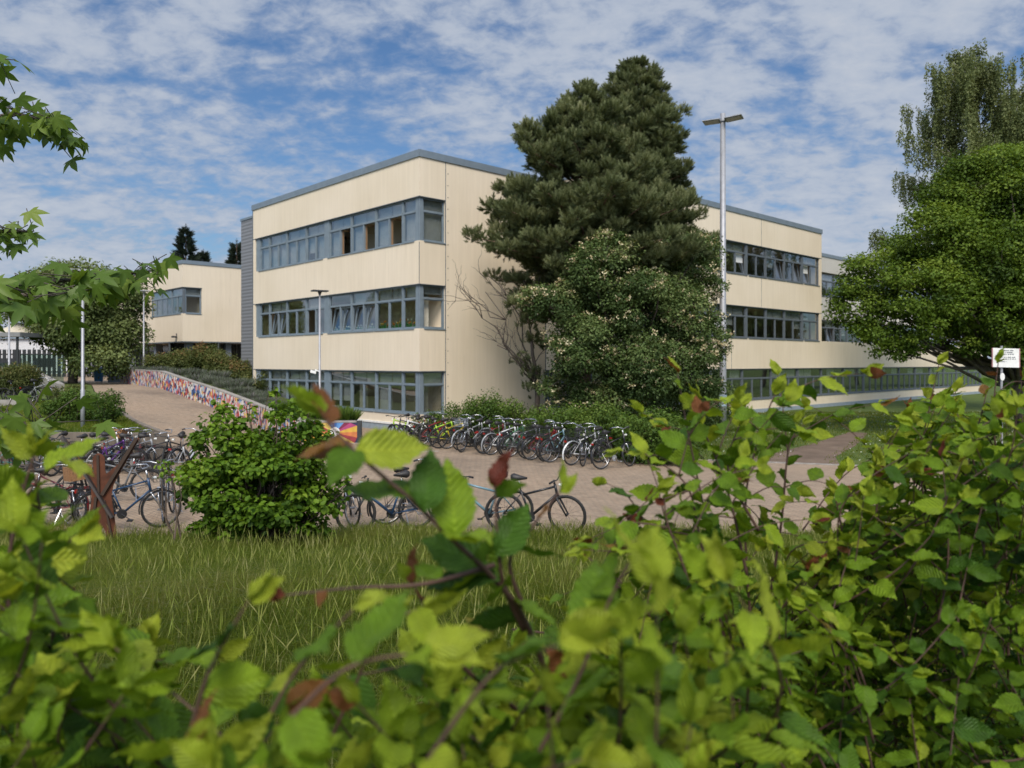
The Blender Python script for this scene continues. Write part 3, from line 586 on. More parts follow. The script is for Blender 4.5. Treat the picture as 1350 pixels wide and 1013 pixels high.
# ------------------------------------------------------------------ annex on the upper yard
A0 = Vector((-22.3, 52.4, 0)); annex = tag(empty('annex_building', (A0.x, A0.y, 1.62)), 'smaller cream annex raised over a dark glazed undercroft beside the grey tower', 'school')
ft = [pt2(v) for v in (A0, A0 + Rv * 6.4, A0 + Rv * 6.4 + Lv * 24, A0 + Lv * 24)]
ax = MB(); z0a, z1a, zsa, zha = 4.37, 9.62, 6.25, 8.05
ax.prism(ft, z0a, zsa); ax.prism(ft, zha, z1a)
FAL = Face(A0, Lv, NL); FAR = Face(A0, Rv, NR)
FAR.box(ax, 1.32, 6.4, -5, 0, zsa, zha); FAL.box(ax, 6.4, 24, -3, 0, zsa, zha); ax.build('wall', cream, annex)
ax = MB(); ax.prism(offset(ft, -1.9), zsa, zha); ax.build('interior', roomm, annex)
ax = MB(); ax.prism(offset(ft, .05), z1a, 9.87); ax.build('roof', trim, annex)
ax = MB(); FAL.box(ax, 0, 24, -.1, .01, zha - .03, zha); FAR.box(ax, 0, 1.32, -.1, .01, zha - .03, zha); FAR.box(ax, 4.35, 4.4, -.02, .01, z0a, z1a); FAL.box(ax, 0, 24, -.4, .02, z0a - .08, z0a); FAR.box(ax, 0, 6.4, -.4, .02, z0a - .08, z0a)
ax.obox(A0 + Lv * .06 + Rv * .06 + Vector((0, 0, zsa)), Lv * .14, Rv * .14, Vector((0, 0, zha - zsa))); ax.build('flashing', framed, annex)
for i in range(3): window(FAL, .25 + i * 2.05, .25 + i * 2.05 + 2.0, zsa, zha - .03, 'cc', framem, [.3, .3], annex)
window(FAR, .22, 1.3, zsa, zha - .03, 'c', framem, [.3], annex)
gcol = simple('grey_column', (.22, .25, .29), .7)
for i in range(3): uc = MB(); FAL.box(uc, .5 + i * 6, .95 + i * 6, -.9, -.45, 1.55, z0a - .08); uc.build('column', gcol, annex)
uc = MB(); FAR.box(uc, 3.2, 3.6, -.9, -.5, 1.55, z0a - .08); uc.build('column', gcol, annex)
ug = MB(); FAL.box(ug, 0, 24, -2.6, -2.5, 1.5, z0a - .08); FAR.box(ug, 0, 8.4, -2.6, -2.5, 1.5, z0a - .08); ug.build('undercroft_glazing', simple('dark_glazing', (.012, .014, .016), .15, spec=.6), annex)
um = MB()
for i in range(14): FAL.box(um, i * 1.6, i * 1.6 + .07, -2.5, -2.44, 1.5, z0a - .1)
for i in range(6): FAR.box(um, i * 1.6, i * 1.6 + .07, -2.5, -2.44, 1.5, z0a - .1)
FAL.box(um, 0, 22, -2.5, -2.43, 2.5, 2.56); um.build('glazing_bar', framed, annex)
cam_ = MB(); q = FAL.p(.9, .03, 4.62); cam_.obox(q, Lv * .25, NL * .3, (0, 0, .12)); cam_.obox(q + Lv * .1 + NL * -.03, Lv * .06, NL * .05, (0, 0, .3)); cam_.build('wall_lamp', darkm, annex)
# ------------------------------------------------------------------ lamps, sculpture, sign, tent, bin
def base(p, z): return (p.x, p.y, z)
def ground_z(x, y):
    return bank(x, y) if y < 12.6 else 0.
l1 = at(953, 478, 31.5); t = tag(empty('street_lamp', (l1.x, l1.y, 0)), 'tall silver lamp post with two flat lamp arms in front of the trees', 'street lamp', 'street lamps of the schoolyard')
MB().tube([(l1.x, l1.y, -.1), (l1.x, l1.y, 2.2), (l1.x, l1.y, 13.05)], [.145, .14, .105], 16).build('pole', steel, t, True)
m = MB(); m.tube([(l1.x, l1.y, 12.72), (l1.x, l1.y, 12.84)], .15, 12)
ld = Vector((.90, -.43, 0)); lp = Vector((.43, .90, 0))
for s, tiltz in ((-1, -.01), (1, .06)):
    o = Vector((l1.x, l1.y, 12.76)) + ld * s * .1 - lp * .33; m.obox(o, ld * s * .68 + Vector((0, 0, tiltz)), lp * .66, (0, 0, .035))
m.build('lamp_head', steel, t)
m = MB()
for s, tiltz in ((-1, -.01), (1, .06)):
    o = Vector((l1.x, l1.y, 12.755)) + ld * s * .16 - lp * .27; m.obox(o, ld * s * .56 + Vector((0, 0, tiltz * .8)), lp * .54, (0, 0, -.012))
m.build('diffuser', simple('lamp_glass', (.3, .28, .25), .3), t)
m = MB(); m.tube([(l1.x, l1.y, 1.15), (l1.x, l1.y, 1.62)], .149, 16, caps=False); m.build('sticker', simple('sticker_paper', (.35, .45, .6), .6, var=.8, scale=9), t)
def lamp(px, d, z0, z1, label, heads=1, r=.046, yaw=0., cam=False):
    p = at(px, 478, d); t = tag(empty('street_lamp', (p.x, p.y, z0)), label, 'street lamp', 'street lamps of the schoolyard')
    MB().tube([(p.x, p.y, z0 - .2), (p.x, p.y, z0 + 1.1), (p.x, p.y, z0 + 1.12), (p.x, p.y, z1)], [r * 1.3, r * 1.3, r, r * .8], 12).build('pole', steel, t, True)
    u = Vector((math.cos(yaw), math.sin(yaw), 0)); v = Vector((-u.y, u.x, 0)); m = MB()
    m.obox(Vector((p.x, p.y, z1)) - u * .32 - v * .2, u * .64, v * .4, (0, 0, .05)); m.tube([(p.x, p.y, z1 - .14), (p.x, p.y, z1)], [r * .8, r * 2], 10); m.build('lamp_head', darkm if cam else steel, t)
    if cam:
        m = MB(); m.tube([(p.x, p.y, 2.55), (p.x - .18, p.y - .05, 2.62)], .03, 6); m.obox((p.x - .36, p.y - .12, 2.52), (.22, .03, -.06), (-.02, .12, 0), (.02, 0, .11)); m.build('security_camera', white, t)
    return t
lamp(421.5, 31.6, .7, 5.82, 'slim lamp post with a flat dark head in front of the main facade', yaw=.5, cam=True)
lamp(109, 23.4, 1.0, 5.68, 'slim lamp post standing on the terrace lawn beside the clipped shrub', yaw=.3)
lamp(189.5, 46.5, 2.1, 7.2, 'distant slim lamp post beside the annex corner window', yaw=.5)
lamp(12, 36, 1.25, 5.2, 'slim lamp post in front of the tent pavilion at far left', yaw=.5)

rust = simple('rusted_steel', (.10, .032, .014), .85, .15, .45, 5, .3)
sp = at(126, 478, 12.35); sz = -.02; S = 12.35 / FPX
def sxy(zx, zy): return ((zx / 3.97 - 126) * S, (480 + zy / 3.97 - 723) * -S)
sculpt = tag(empty('steel_sculpture', (sp.x, sp.y, sz)), 'rusty flat steel figure with raised arms standing among the left bicycles', 'sculpture')
outl = [(340, 378), (362, 400), (432, 510), (492, 572), (486, 520), (486, 495), (500, 478), (515, 472), (532, 478), (545, 495), (548, 560), (552, 582), (612, 532), (690, 408), (712, 392), (716, 402), (640, 540), (588, 640), (578, 700), (592, 800), (604, 900), (606, 960), (572, 962), (548, 880), (532, 850), (518, 880), (498, 962), (458, 962), (462, 860), (480, 720), (478, 640), (456, 590), (395, 490)]
m = MB(); m.plate((sp.x, sp.y, sz), (.98, .17, 0), (0, 0, 1), (-.17, .98, 0), [sxy(*q) for q in outl], .012); m.build('figure_plate', rust, sculpt)
m = MB(); fx = Vector((.98, .17, 0)); fn = Vector((.17, -.98, 0))
def bar(a, b, w, th, mb, off=.006):
    a, b = sxy(*a), sxy(*b); A = Vector((sp.x, sp.y, sz)) + fx * a[0] + Vector((0, 0, a[1])) + fn * off; B = Vector((sp.x, sp.y, sz)) + fx * b[0] + Vector((0, 0, b[1])) + fn * off
    d = (B - A); s = d.normalized().cross(fn) * w; mb.obox(A - s / 2, d, s, fn * th)
bar((344, 382), (588, 808), .035, .09, m, .008); m.build('crossing_bar', simple('weathered_bar', (.10, .085, .08), .55, .6), sculpt)
m = MB(); bar((704, 398), (535, 690), .05, .05, m); bar((513, 482), (518, 690), .035, .03, m); bar((505, 700), (478, 955), .04, .04, m); bar((545, 720), (590, 955), .03, .03, m); m.build('rib', simple('rusted_rib', (.05, .03, .02), .9), sculpt)

sg = at(1326, 472, 22); sign = tag(empty('notice_sign', (sg.x, sg.y, 0)), 'white notice board with lines of dark print on a pale post', 'sign')
u = Vector((.985, .17, 0)); v = Vector((.17, -.985, 0))
MB().tube([(sg.x - .09, sg.y + .05, -.1), (sg.x - .09, sg.y + .05, 3.4)], .035, 10).build('post', steel, sign)
m = MB(); m.obox(Vector((sg.x, sg.y, 2.80)) - u * .44, u * .86 + Vector((0, 0, -.02)), v * .02, (0, 0, .54)); m.build('board', white, sign)
m = MB(); m.obox(Vector((sg.x, sg.y, 2.79)) + u * .415, u * .025, v * .03, (0, 0, .54)); m.obox(Vector((sg.x, sg.y, 2.80)) - u * .46, u * .02, v * .03, (0, 0, .54)); m.build('board_edge', simple('reddish_edge', (.4, .2, .2), .6), sign)
m = MB(); g = random.Random(5)
for row, (z, x0, x1, h) in enumerate([(3.27, -.25, .22, .03), (3.215, -.25, .2, .03), (3.16, -.28, .25, .035), (3.08, -.12, .3, .028), (3.03, -.12, .3, .028), (2.96, -.3, -.0, .022)]):
    x = x0
    while x < x1:
        w = g.uniform(.012, .03); m.obox(Vector((sg.x, sg.y, z - .02)) + u * x + v * .021, u * w, v * .003, (0, 0, h)); x += w + (.008 if g.random() < .75 else .03)
m.build('print', simple('print_ink', (.12, .13, .15), .7), sign)
m = MB(); m.plate(Vector((sg.x - .09, sg.y + .01, 2.52)), u, (0, 0, 1), v, [(math.cos(a) * .075, math.sin(a) * .11) for a in np.linspace(0, 2 * math.pi, 14, endpoint=False)], .01); m.build('round_badge', white, sign)

# tent pavilion
te = at(18, 478, 47); TX, TY = te.x - 1.2, te.y; tent = tag(empty('tent_pavilion', (TX, TY, 1.62)), 'open pavilion with a cream peaked membrane roof on dark posts', 'pavilion')
def tentz(x, y):
    q = []
    for px_, py_ in ((-1.6, -1.), (1.2, .4)):
        q.append(1.0 * math.exp(-math.hypot(x - px_, y - py_) / .95))
    return 4.5 + max(q) + .1 * max(abs(x) / 3.5, abs(y) / 3.5)
n = 29; g = [[(TX + x, TY + y, tentz(x, y)) for x in np.linspace(-3.9, 3.9, n)] for y in np.linspace(-3.6, 3.6, n)]
m = MB(); m.add([p for r in g for p in r] + [(p[0], p[1], p[2] - .03) for r in g for p in r], [(i*n+j, i*n+j+1, (i+1)*n+j+1, (i+1)*n+j) for i in range(n-1) for j in range(n-1)] + [(n*n+i*n+j, n*n+(i+1)*n+j, n*n+(i+1)*n+j+1, n*n+i*n+j+1) for i in range(n-1) for j in range(n-1)])
m.build('membrane_roof', simple('cream_membrane', (.62, .56, .45), .7, var=.08), tent, True)
m = MB(); m.box(TX - 3.9, TX + 3.9, TY - 3.66, TY - 3.58, 4.38, 4.62); m.box(TX + 3.84, TX + 3.92, TY - 3.58, TY + 3.6, 4.38, 4.62); m.box(TX - 3.92, TX - 3.84, TY - 3.58, TY + 3.6, 4.38, 4.62); m.build('edge_beam', simple('grey_beam', (.2, .2, .2), .6), tent)
for x, y in ((-3.6, -3.4), (-1.2, -3.4), (1.2, -3.4), (3.6, -3.4), (3.6, 3.4), (-3.6, 3.4)):
    m = MB(); m.tube([(TX + x, TY + y, 1.5), (TX + x, TY + y, 4.5)], .07, 8); m.build('post', darkm, tent)
m = MB(); m.box(TX + 1.8, TX + 3.5, TY - 3.2, TY - 3.17, 1.7, 2.9); m.box(TX + 3.62, TX + 3.66, TY - 3.2, TY + 1, 1.7, 3.4); m.build('glass_screen', greenglass, tent)
bn = at(130, 478, 50); bi = tag(empty('litter_bin', (bn.x, bn.y, 1.62)), 'blue litter bin beside the grey wall below the trees', 'bin')
m = MB(); m.tube([(bn.x, bn.y, 1.7), (bn.x, bn.y, 2.35), (bn.x, bn.y, 2.5), (bn.x, bn.y, 2.62)], [.25, .3, .32, .2], 12); m.build('bin_body', simple('blue_plastic', (.03, .14, .3), .5), bi); m = MB(); m.tube([(bn.x, bn.y + .35, 1.6), (bn.x, bn.y + .35, 2.6)], .04, 6); m.build('post', steel, bi)
# background beyond the pavilion
wb = tag(empty('white_hall', (-62, 92, 1.6)), 'long pale hall in the far background seen under the pavilion', 'building')
m = MB(); m.box(-85, -50, 88, 100, 1.5, 5.6); m.build('wall', simple('pale_render', (.55, .55, .56), .8), wb); m = MB(); m.box(-85.3, -49.7, 87.7, 100.3, 5.6, 5.9); m.build('roof', trim, wb)
m = MB()
for i in range(9): m.box(-84 + i * 3.7, -81.6 + i * 3.7, 87.96, 88.05, 2.4, 3.4)
m.build('window', darkm, wb)
fe = tag(empty('dark_fence', (-45, 70, 1.6)), 'dark slatted fence behind the tent pavilion', 'fence'); m = MB()
for i in range(70): m.box(-60 + i * .45, -59.7 + i * .45, 70, 70.06, 1.6, 4.1)
m.build('slat', darkm, fe); m = MB(); m.box(-60, -28, 70.07, 70.13, 2.0, 2.12); m.box(-60, -28, 70.07, 70.13, 3.6, 3.72); m.build('rail', darkm, fe)

# ------------------------------------------------------------------ bicycles
rubber = simple('tyre_rubber', (.018, .018, .018), .8, var=.2); rimm = simple('wheel_rim', (.2, .2, .21), .35, .7, .1); rimd = simple('black_rim', (.03, .03, .03), .4, .3)
alloy = simple('bike_alloy', (.5, .51, .53), .3, .9, .1); blackp = simple('black_plastic', (.02, .02, .022), .5)
saddlem = simple('saddle_vinyl', (.022, .02, .02), .55); redl = simple('red_reflector', (.28, .015, .012), .3); whitel = simple('front_lamp', (.7, .7, .65), .2)
wick = simple('wicker', (.26, .13, .055), .8, var=.4, scale=40, bump=.5)
def paint(name, c): return simple('bike_paint_' + name, c, .3, .1, .08)
PAINT = {'black': (.018, .018, .02), 'neon': (.38, .62, .02), 'lime': (.30, .5, .03), 'white': (.65, .66, .66), 'silver': (.3, .31, .32), 'red': (.25, .015, .015), 'pale blue': (.16, .27, .32), 'blue': (.02, .055, .12), 'teal': (.04, .28, .26), 'purple': (.12, .03, .22), 'green': (.03, .16, .07), 'grey': (.13, .135, .14), 'maroon': (.14, .02, .03), 'yellow': (.55, .42, .03)}
PAINT = {k: paint(k.replace(' ', '_'), v) for k, v in PAINT.items()}
def ring(mb, c, r, tr, n, side, k=6, rot=0., steer=None):
    P = [Vector((c[0] + math.cos(a) * r, 0, c[2] + math.sin(a) * r)) for a in np.linspace(0, 2 * math.pi, n, endpoint=False)]
    mb.tube([steer(p) if steer else p for p in P], tr, k, closed=True)
def bike(kind, steer=18., rim=None, basket=None, rack=True, crate=False):
    root = empty('bicycle'); mtb = kind == 'mtb'
    wr_ = .345; RW = Vector((-.52, 0, .345)); FWc = Vector((.56, 0, .345))
    bb = Vector((-.07, 0, .29)); hb = Vector((.395, 0, .66)); ht = Vector((.355, 0, .84 if mtb else .88)); st_ = Vector((-.235, 0, .74 if mtb else .72)); sd = Vector((-.27, 0, .93 if mtb else .98))
    ax = (ht - hb).normalized(); q = Matrix.Rotation(R(steer), 4, ax)
    def S_(p): p = Vector(p); return hb + (q @ (p - hb).to_4d()).to_3d() if True else p
    fr = MB(); tr_ = .02 if mtb else .016
    fr.tube([hb - ax * .03, ht + ax * .02], .024, 8)
    if kind == 'step':
        fr.tube([hb, (.22, 0, .45), (.05, 0, .33), bb], .02, 8); fr.tube([ht - ax * .06, (.2, 0, .58), (-.02, 0, .46), (-.16, 0, .5)], .014, 8)
    else:
        fr.tube([hb + ax * .03, bb], tr_ * 1.25, 8); fr.tube([ht - ax * .02, (-.215, 0, .66 if mtb else .70)], tr_, 8)
    fr.tube([bb, st_], tr_, 8)
    for s in (-1, 1):
        fr.tube([bb + Vector((0, s * .03, 0)), RW + Vector((0, s * .06, 0))], .010, 6); fr.tube([st_ + Vector((0, s * .02, -.06)), RW + Vector((0, s * .06, 0))], .008, 6)
    fr.build('frame', PAINT['black'], root, True)
    fk = MB(); fm_ = .018 if mtb else .012
    for s in (-1, 1): fk.tube([S_(hb + Vector((.0, s * .055, -.02))), S_(hb.lerp(FWc, .5) + Vector((-.005, s * .06, 0))), S_(FWc + Vector((0, s * .055, 0)))], [fm_ * 1.2, fm_, fm_ * .7], 6)
    fk.tube([S_(hb + Vector((0, -.07, -.02))), S_(hb + Vector((0, .07, -.02)))], .02, 6); fk.build('fork', alloy if not mtb else blackp, root, True)
    for c, sf in ((RW, None), (FWc, S_)):
        w = MB(); ring(w, c, wr_ - .045, .010, 24, None, 4, steer=sf); f = sf or (lambda p: Vector(p))
        w.tube([f(c + Vector((0, -.05, 0))), f(c + Vector((0, .05, 0)))], .022, 8)
        for i in range(16):
            a = i * math.pi / 8; w.tube([f(c + Vector((0, .025 * (1 if i % 2 else -1), 0))), f(c + Vector((math.cos(a) * (wr_ - .05), 0, math.sin(a) * (wr_ - .05))))], .0016, 3, caps=False)
        wo = w.build('wheel', rim or rimm, root); ty = MB(); ring(ty, c, wr_ - .024, .027 if mtb else .02, 28, None, 6, steer=sf); ty.build('tyre', rubber, wo, True)
    sa = MB(); sa.tube([st_, sd], .013, 6); sp_ = sa.build('seat_post', alloy, root, True)
    sa = MB(); sa.tube([sd + Vector((-.13, 0, .03)), sd + Vector((-.08, 0, .035)), sd + Vector((.02, 0, .03)), sd + Vector((.15, 0, .025))], [.05, .075, .045, .018], 8); o = sa.build('saddle', saddlem, root, True)
    hbm = MB(); top = ht + ax * (.10 if mtb else .16)
    hbm.tube([S_(ht), S_(top)], .016, 6)
    if mtb:
        bar_ = [(.04, -.33, .03), (.05, -.2, .03), (.06, 0, .0), (.05, .2, .03), (.04, .33, .03)]
    else:
        bar_ = [(-.20, -.29, .06), (-.08, -.28, .08), (.04, -.16, .09), (.08, 0, .03), (.04, .16, .09), (-.08, .28, .08), (-.20, .29, .06)]
    hbm.tube([S_(top + Vector(p)) for p in bar_], .012, 6); ho = hbm.build('handlebar', blackp if mtb else alloy, root, True)
    for e in (0, -1):
        gp = MB()
        a = Vector(bar_[e]); b_ = Vector(bar_[1 if e == 0 else -2]); gp.tube([S_(top + a), S_(top + a.lerp(b_, .7 if not mtb else .9))], .018, 6); gp.tube([S_(top + a.lerp(b_, .8)), S_(top + a.lerp(b_, .3) + Vector((.07, 0, -.03)))], .006, 4)
        gp.build('grip', blackp, ho)
    cr = MB(); n = 20; cr.plate(bb + Vector((0, -.05, 0)), (1, 0, 0), (0, 0, 1), (0, 1, 0), [(math.cos(a) * .085, math.sin(a) * .085) for a in np.linspace(0, 2 * math.pi, n, endpoint=False)], .006)
    cr.tube([bb + Vector((0, -.065, 0)), bb + Vector((.14, -.075, -.1))], .009, 4); cr.tube([bb + Vector((0, .065, 0)), bb + Vector((-.14, .075, .1))], .009, 4)
    cr.box(bb.x + .10, bb.x + .19, -.16, -.075, bb.z - .115, bb.z - .09); cr.box(bb.x - .19, bb.x - .10, .075, .16, bb.z + .09, bb.z + .115)
    cr.tube([bb + Vector((0, -.05, .085)), RW + Vector((0, -.05, .045))], .004, 4); cr.tube([bb + Vector((0, -.05, -.085)), RW + Vector((0, -.05, -.045))], .004, 4)
    cr.build('crankset', alloy if kind == 'trek' else blackp, root)
    if not mtb:
        for c, a0, a1, sf, tail in ((RW, -20, 175, None, 1), (FWc, 20, 190, S_, 0)):
            mg = MB(); f = sf or (lambda p: Vector(p)); vs = []; k = 14; W = .03
            for i in range(k + 1):
                a = R(a0 + (a1 - a0) * i / k) if tail == 0 else R(5 + 200 * i / k)
                for y, dr in ((-W, -.012), (-W * .5, .004), (W * .5, .004), (W, -.012)): vs.append(f(c + Vector((math.cos(a) * (wr_ + .022 + dr), y, math.sin(a) * (wr_ + .022 + dr)))))
            mg.add(vs, [(i*4 + j, i*4 + j + 1, (i+1)*4 + j + 1, (i+1)*4 + j) for i in range(k) for j in range(3)]); mg.build('mudguard', PAINT['black'], root, True)
        rk = MB(); z = .76
        for s in (-.06, .06): rk.tube([(-.26, s, z), (-.78, s, z)], .006, 5); rk.tube([(-.58, s, z), RW + Vector((0, s, 0))], .005, 5)
        for x in (-.3, -.45, -.62, -.78): rk.tube([(x, -.06, z), (x, .06, z)], .005, 5)
        rk.build('rack', blackp, root)
        rl = MB(); rl.box(-.82, -.79, -.04, .04, .68, .73); rl.build('rear_light', redl, root)
    else:
        rl = MB(); rl.box(-.28, -.25, -.02, .02, .80, .84); rl.build('rear_light', redl, root)
    fl = MB(); fl.tube([S_(ht + Vector((.07, 0, .02))), S_(ht + Vector((.13, 0, .015)))], [.02, .034], 8); fl.build('headlight', whitel, root)
    if basket:
        bk = MB(); c = S_(Vector((.56, 0, .86))) if basket[0] == 'f' else Vector((-.55, 0, .78)); d = (S_(Vector((1, 0, 0))) - S_(Vector((0, 0, 0)))) if basket[0] == 'f' else Vector((1, 0, 0)); e = Vector((-d.y, d.x, 0))
        d = Vector((d.x, d.y, 0)).normalized(); e = Vector((-d.y, d.x, 0)); hx, hy, hh = .15, .19, .24
        if basket[1] == 'w':
            for o_, a_, b_ in ((-d*hx - e*hy, d*2*hx, e*.015), (-d*hx + e*(hy-.015), d*2*hx, e*.015), (-d*hx - e*(hy-.015), d*.015, e*(2*hy-.03)), (d*(hx-.015) - e*(hy-.015), d*.015, e*(2*hy-.03))): bk.obox(c + o_, a_, b_, (0, 0, hh))
            bk.obox(c - d*(hx-.015) - e*(hy-.015), d*(2*hx-.03), e*(2*hy-.03), (0, 0, .015))
        else:
            for zz in np.linspace(0, hh, 5):
                bk.tube([c + d*a*hx + e*b*hy + Vector((0, 0, zz)) for a, b in ((-1,-1),(1,-1),(1,1),(-1,1))], .004, 4, closed=True)
            for a in np.linspace(-1, 1, 7):
                for b in (-1, 1): bk.tube([c + d*a*hx + e*b*hy, c + d*a*hx + e*b*hy + Vector((0, 0, hh))], .003, 4); bk.tube([c + d*b*hx + e*a*hy, c + d*b*hx + e*a*hy + Vector((0, 0, hh))], .003, 4)
            for a in np.linspace(-.85, .85, 6): bk.tube([c + d*a*hx - e*hy, c + d*a*hx + e*hy], .003, 4)
        bk.build('basket', wick if basket[1] == 'w' else (alloy if basket[1] == 's' else blackp), root)
    ks = MB(); ks.tube([(-.3, .05, .3), (-.33, .2, .02)], .009, 5); ks.build('kickstand', alloy, root)
    return root
PROTO = {}
def proto(key):
    if key not in PROTO:
        k = key.split('/'); b = {'-': None, 'fw': 'fw', 'fb': 'fb', 'fs': 'fs', 'rb': 'rb', 'rs': 'rs', 'rw': 'rw'}[k[2]]
        PROTO[key] = [bike(k[0], float(k[1]), rimd if k[0] == 'mtb' else rimm, b), False]
    return PROTO[key]
KEEP = {'frame', 'mudguard'}
def place(key, colour, x, y, z, yaw, label, group, lean=4., guard=None):
    p = proto(key); src = p[0]
    if not p[1]: root = src; p[1] = True; kids = list(src.children); pairs = [(c, c) for c in kids]
    else:
        root = src.copy(); COL.objects.link(root); pairs = []
        for c in list(src.children):
            d = c.copy(); COL.objects.link(d); d.parent = root; pairs.append((c, d))
            for gch in list(c.children): e = gch.copy(); COL.objects.link(e); e.parent = d
    for c, d in pairs:
        nm = d.name.split('.')[0]
        if nm in KEEP:
            d.material_slots[0].link = 'OBJECT'
            d.material_slots[0].material = PAINT[colour] if nm == 'frame' else PAINT[guard or 'black']
    root.rotation_mode = 'XYZ'; root.location = (x, y, z); root.rotation_euler = (R(lean), 0, R(yaw))
    tag(root, label, 'bicycle', group); return root
# row along the hedge: heads towards the hedge or out of it
HG = 'bicycles parked in a row along the hedge'
hd = math.degrees(AA)
H0, H1 = Vector((-4.05, 28.7, 0)), Vector((2.5, 21.9, 0))
rowA = [  # key, colour, position along the row 0..1, head (1 towards the plaza), label
 ('mtb/22/-', 'neon', .0, 1, 'neon green mountain bike at the far left end of the hedge row'),
 ('mtb/-14/-', 'black', .05, 1, 'black mountain bike just right of the neon green one'),
 ('mtb/22/-', 'white', .10, 1, 'white framed mountain bike between two black ones near the facade corner'),
 ('mtb/-14/-', 'black', .145, -1, 'black mountain bike with its tail out, just right of the white framed one'),
 ('trek/15/-', 'red', .19, -1, 'red bicycle left of the lime green mountain bike'),
 ('mtb/22/-', 'lime', .24, -1, 'lime green mountain bike with tail out in the hedge row'),
 ('mtb/-14/-', 'yellow', .295, -1, 'yellow framed mountain bike just right of the lime green one'),
 ('trek/15/-', 'black', .345, -1, 'black touring bike between the yellow mountain bike and a silver city bike'),
 ('city/-12/-', 'silver', .40, -1, 'silver city bike with bright mudguards left of the one with a front basket'),
 ('city/24/fs', 'black', .45, 1, 'black city bike with a silver wire front basket facing the yard'),
 ('city/-12/-', 'maroon', .505, -1, 'maroon city bike with shining mudguards in the middle of the row'),
 ('step/18/-', 'grey', .555, -1, 'grey step-through bike right of the maroon city bike'),
 ('city/24/-', 'white', .60, -1, 'white city bike with bright mudguards and swept handlebar'),
 ('trek/15/-', 'green', .645, -1, 'dark green touring bike in the right half of the row'),
 ('city/-12/-', 'grey', .69, -1, 'grey city bike right of the dark green touring bike'),
 ('step/-10/rb', 'red', .74, -1, 'red step-through bike with a black rear basket'),
 ('trek/15/-', 'maroon', .785, -1, 'maroon touring bike right of the red step-through'),
 ('city/24/rb', 'pale blue', .83, -1, 'pale blue city bike with a black rear basket'),
 ('step/18/-', 'black', .875, -1, 'black step-through bike right of the pale blue city bike'),
 ('city/-12/rb', 'white', .925, -1, 'white city bike with a black rear basket near the right end'),
 ('city/24/fb', 'black', .98, 1, 'black city bike with a black wire front basket at the right end'),
 ('trek/15/rb', 'black', 1.05, -1, 'black touring bike with a rear basket last at the right by the shrub'),
]
g = random.Random(11)
for key, colr, k, head, lab in rowA:
    p = H0.lerp(H1, k); place(key, colr, p.x + g.uniform(-.14, .14), p.y + g.uniform(-.14, .14), 0, hd + (180 if head == 1 else 0) + g.uniform(-15, 15) - 6, lab, HG, g.choice((-4, 4, 5)), 'white' if lab.startswith('white city bike with a black') else 'silver' if 'mudguards' in lab else None)
p = at(904, 478, 25.3); place('trek/-25/-', 'white', p.x, p.y, -.03, 250, 'white bicycle standing alone in the grass under the tree beside the tall lamp post', 'bicycles standing on their own', 5)
# front row by the long grass
FG = 'bicycles at the edge of the long grass'
for key, colr, px, d, yaw, lab in [
 ('city/24/-', 'black', 463, 14.3, -78, 'black city bike seen head on beside the big hornbeam bush'),
 ('mtb/-14/-', 'blue', 512, 13.45, 205, 'dark blue mountain bike behind the long grass right of the hornbeam bush'),
 ('trek/15/-', 'grey', 545, 14.2, 28, 'grey touring bike with a bright front wheel behind the dark blue one'),
 ('mtb/22/-', 'pale blue', 640, 13.5, 190, 'black tyred pale blue mountain bike in the middle of the grass edge'),
 ('mtb/-14/-', 'black', 705, 13.3, -8, 'black mountain bike with its front wheel to the right by the grass'),
]:
    p = at(px, 478, d); place(key, colr, p.x, p.y, 0, yaw, lab, FG, 5)
# left rows
LG = 'bicycles along the left retaining wall'
for key, colr, px, d, yaw, lab in [
 ('mtb/22/-', 'black', 234, 21.1, -100, 'black mountain bike seen head on at the foot of the ramp'),
 ('step/-10/-', 'white', 246, 20.6, 80, 'white step-through bike seen from behind at the right end by the ramp'),
 ('city/-12/rb', 'black', 205, 20.4, 12, 'black city bike with a dark rear basket side on at the wall end'),
 ('trek/15/-', 'silver', 180, 20.5, 20, 'silver touring bike side on behind the steel figure arm'),
 ('city/24/fw', 'maroon', 176, 21.0, 150, 'maroon city bike with a brown wicker front basket near the wall end'),
 ('step/18/-', 'blue', 155, 20.9, 35, 'blue step-through bike by the wall behind the steel figure'),
 ('mtb/-14/-', 'purple', 146, 20.4, 70, 'purple mountain bike by the wall behind the steel figure'),
 ('city/-12/-', 'white', 136, 20.8, 60, 'white city bike behind the head of the steel figure'),
 ('mtb/22/-', 'green', 97, 20.4, -120, 'green mountain bike left of the steel figure arm by the wall'),
 ('trek/15/-', 'grey', 78, 20.6, -95, 'grey touring bike near the wall left of the green one'),
 ('mtb/-14/-', 'grey', 52, 20.2, 25, 'grey mountain bike with a big black wheel by the wall under the maple leaves'),
 ('step/-10/-', 'teal', 24, 20.5, 40, 'teal step-through bike by the wall at the left edge'),
 ('trek/15/-', 'black', 3, 20.6, 60, 'black touring bike cut by the left picture edge at the wall'),
]:
    p = at(px, 478, d); place(key, colr, p.x, p.y, 0, yaw, lab, LG, 4)
NG = 'bicycles in front of the left hedge'
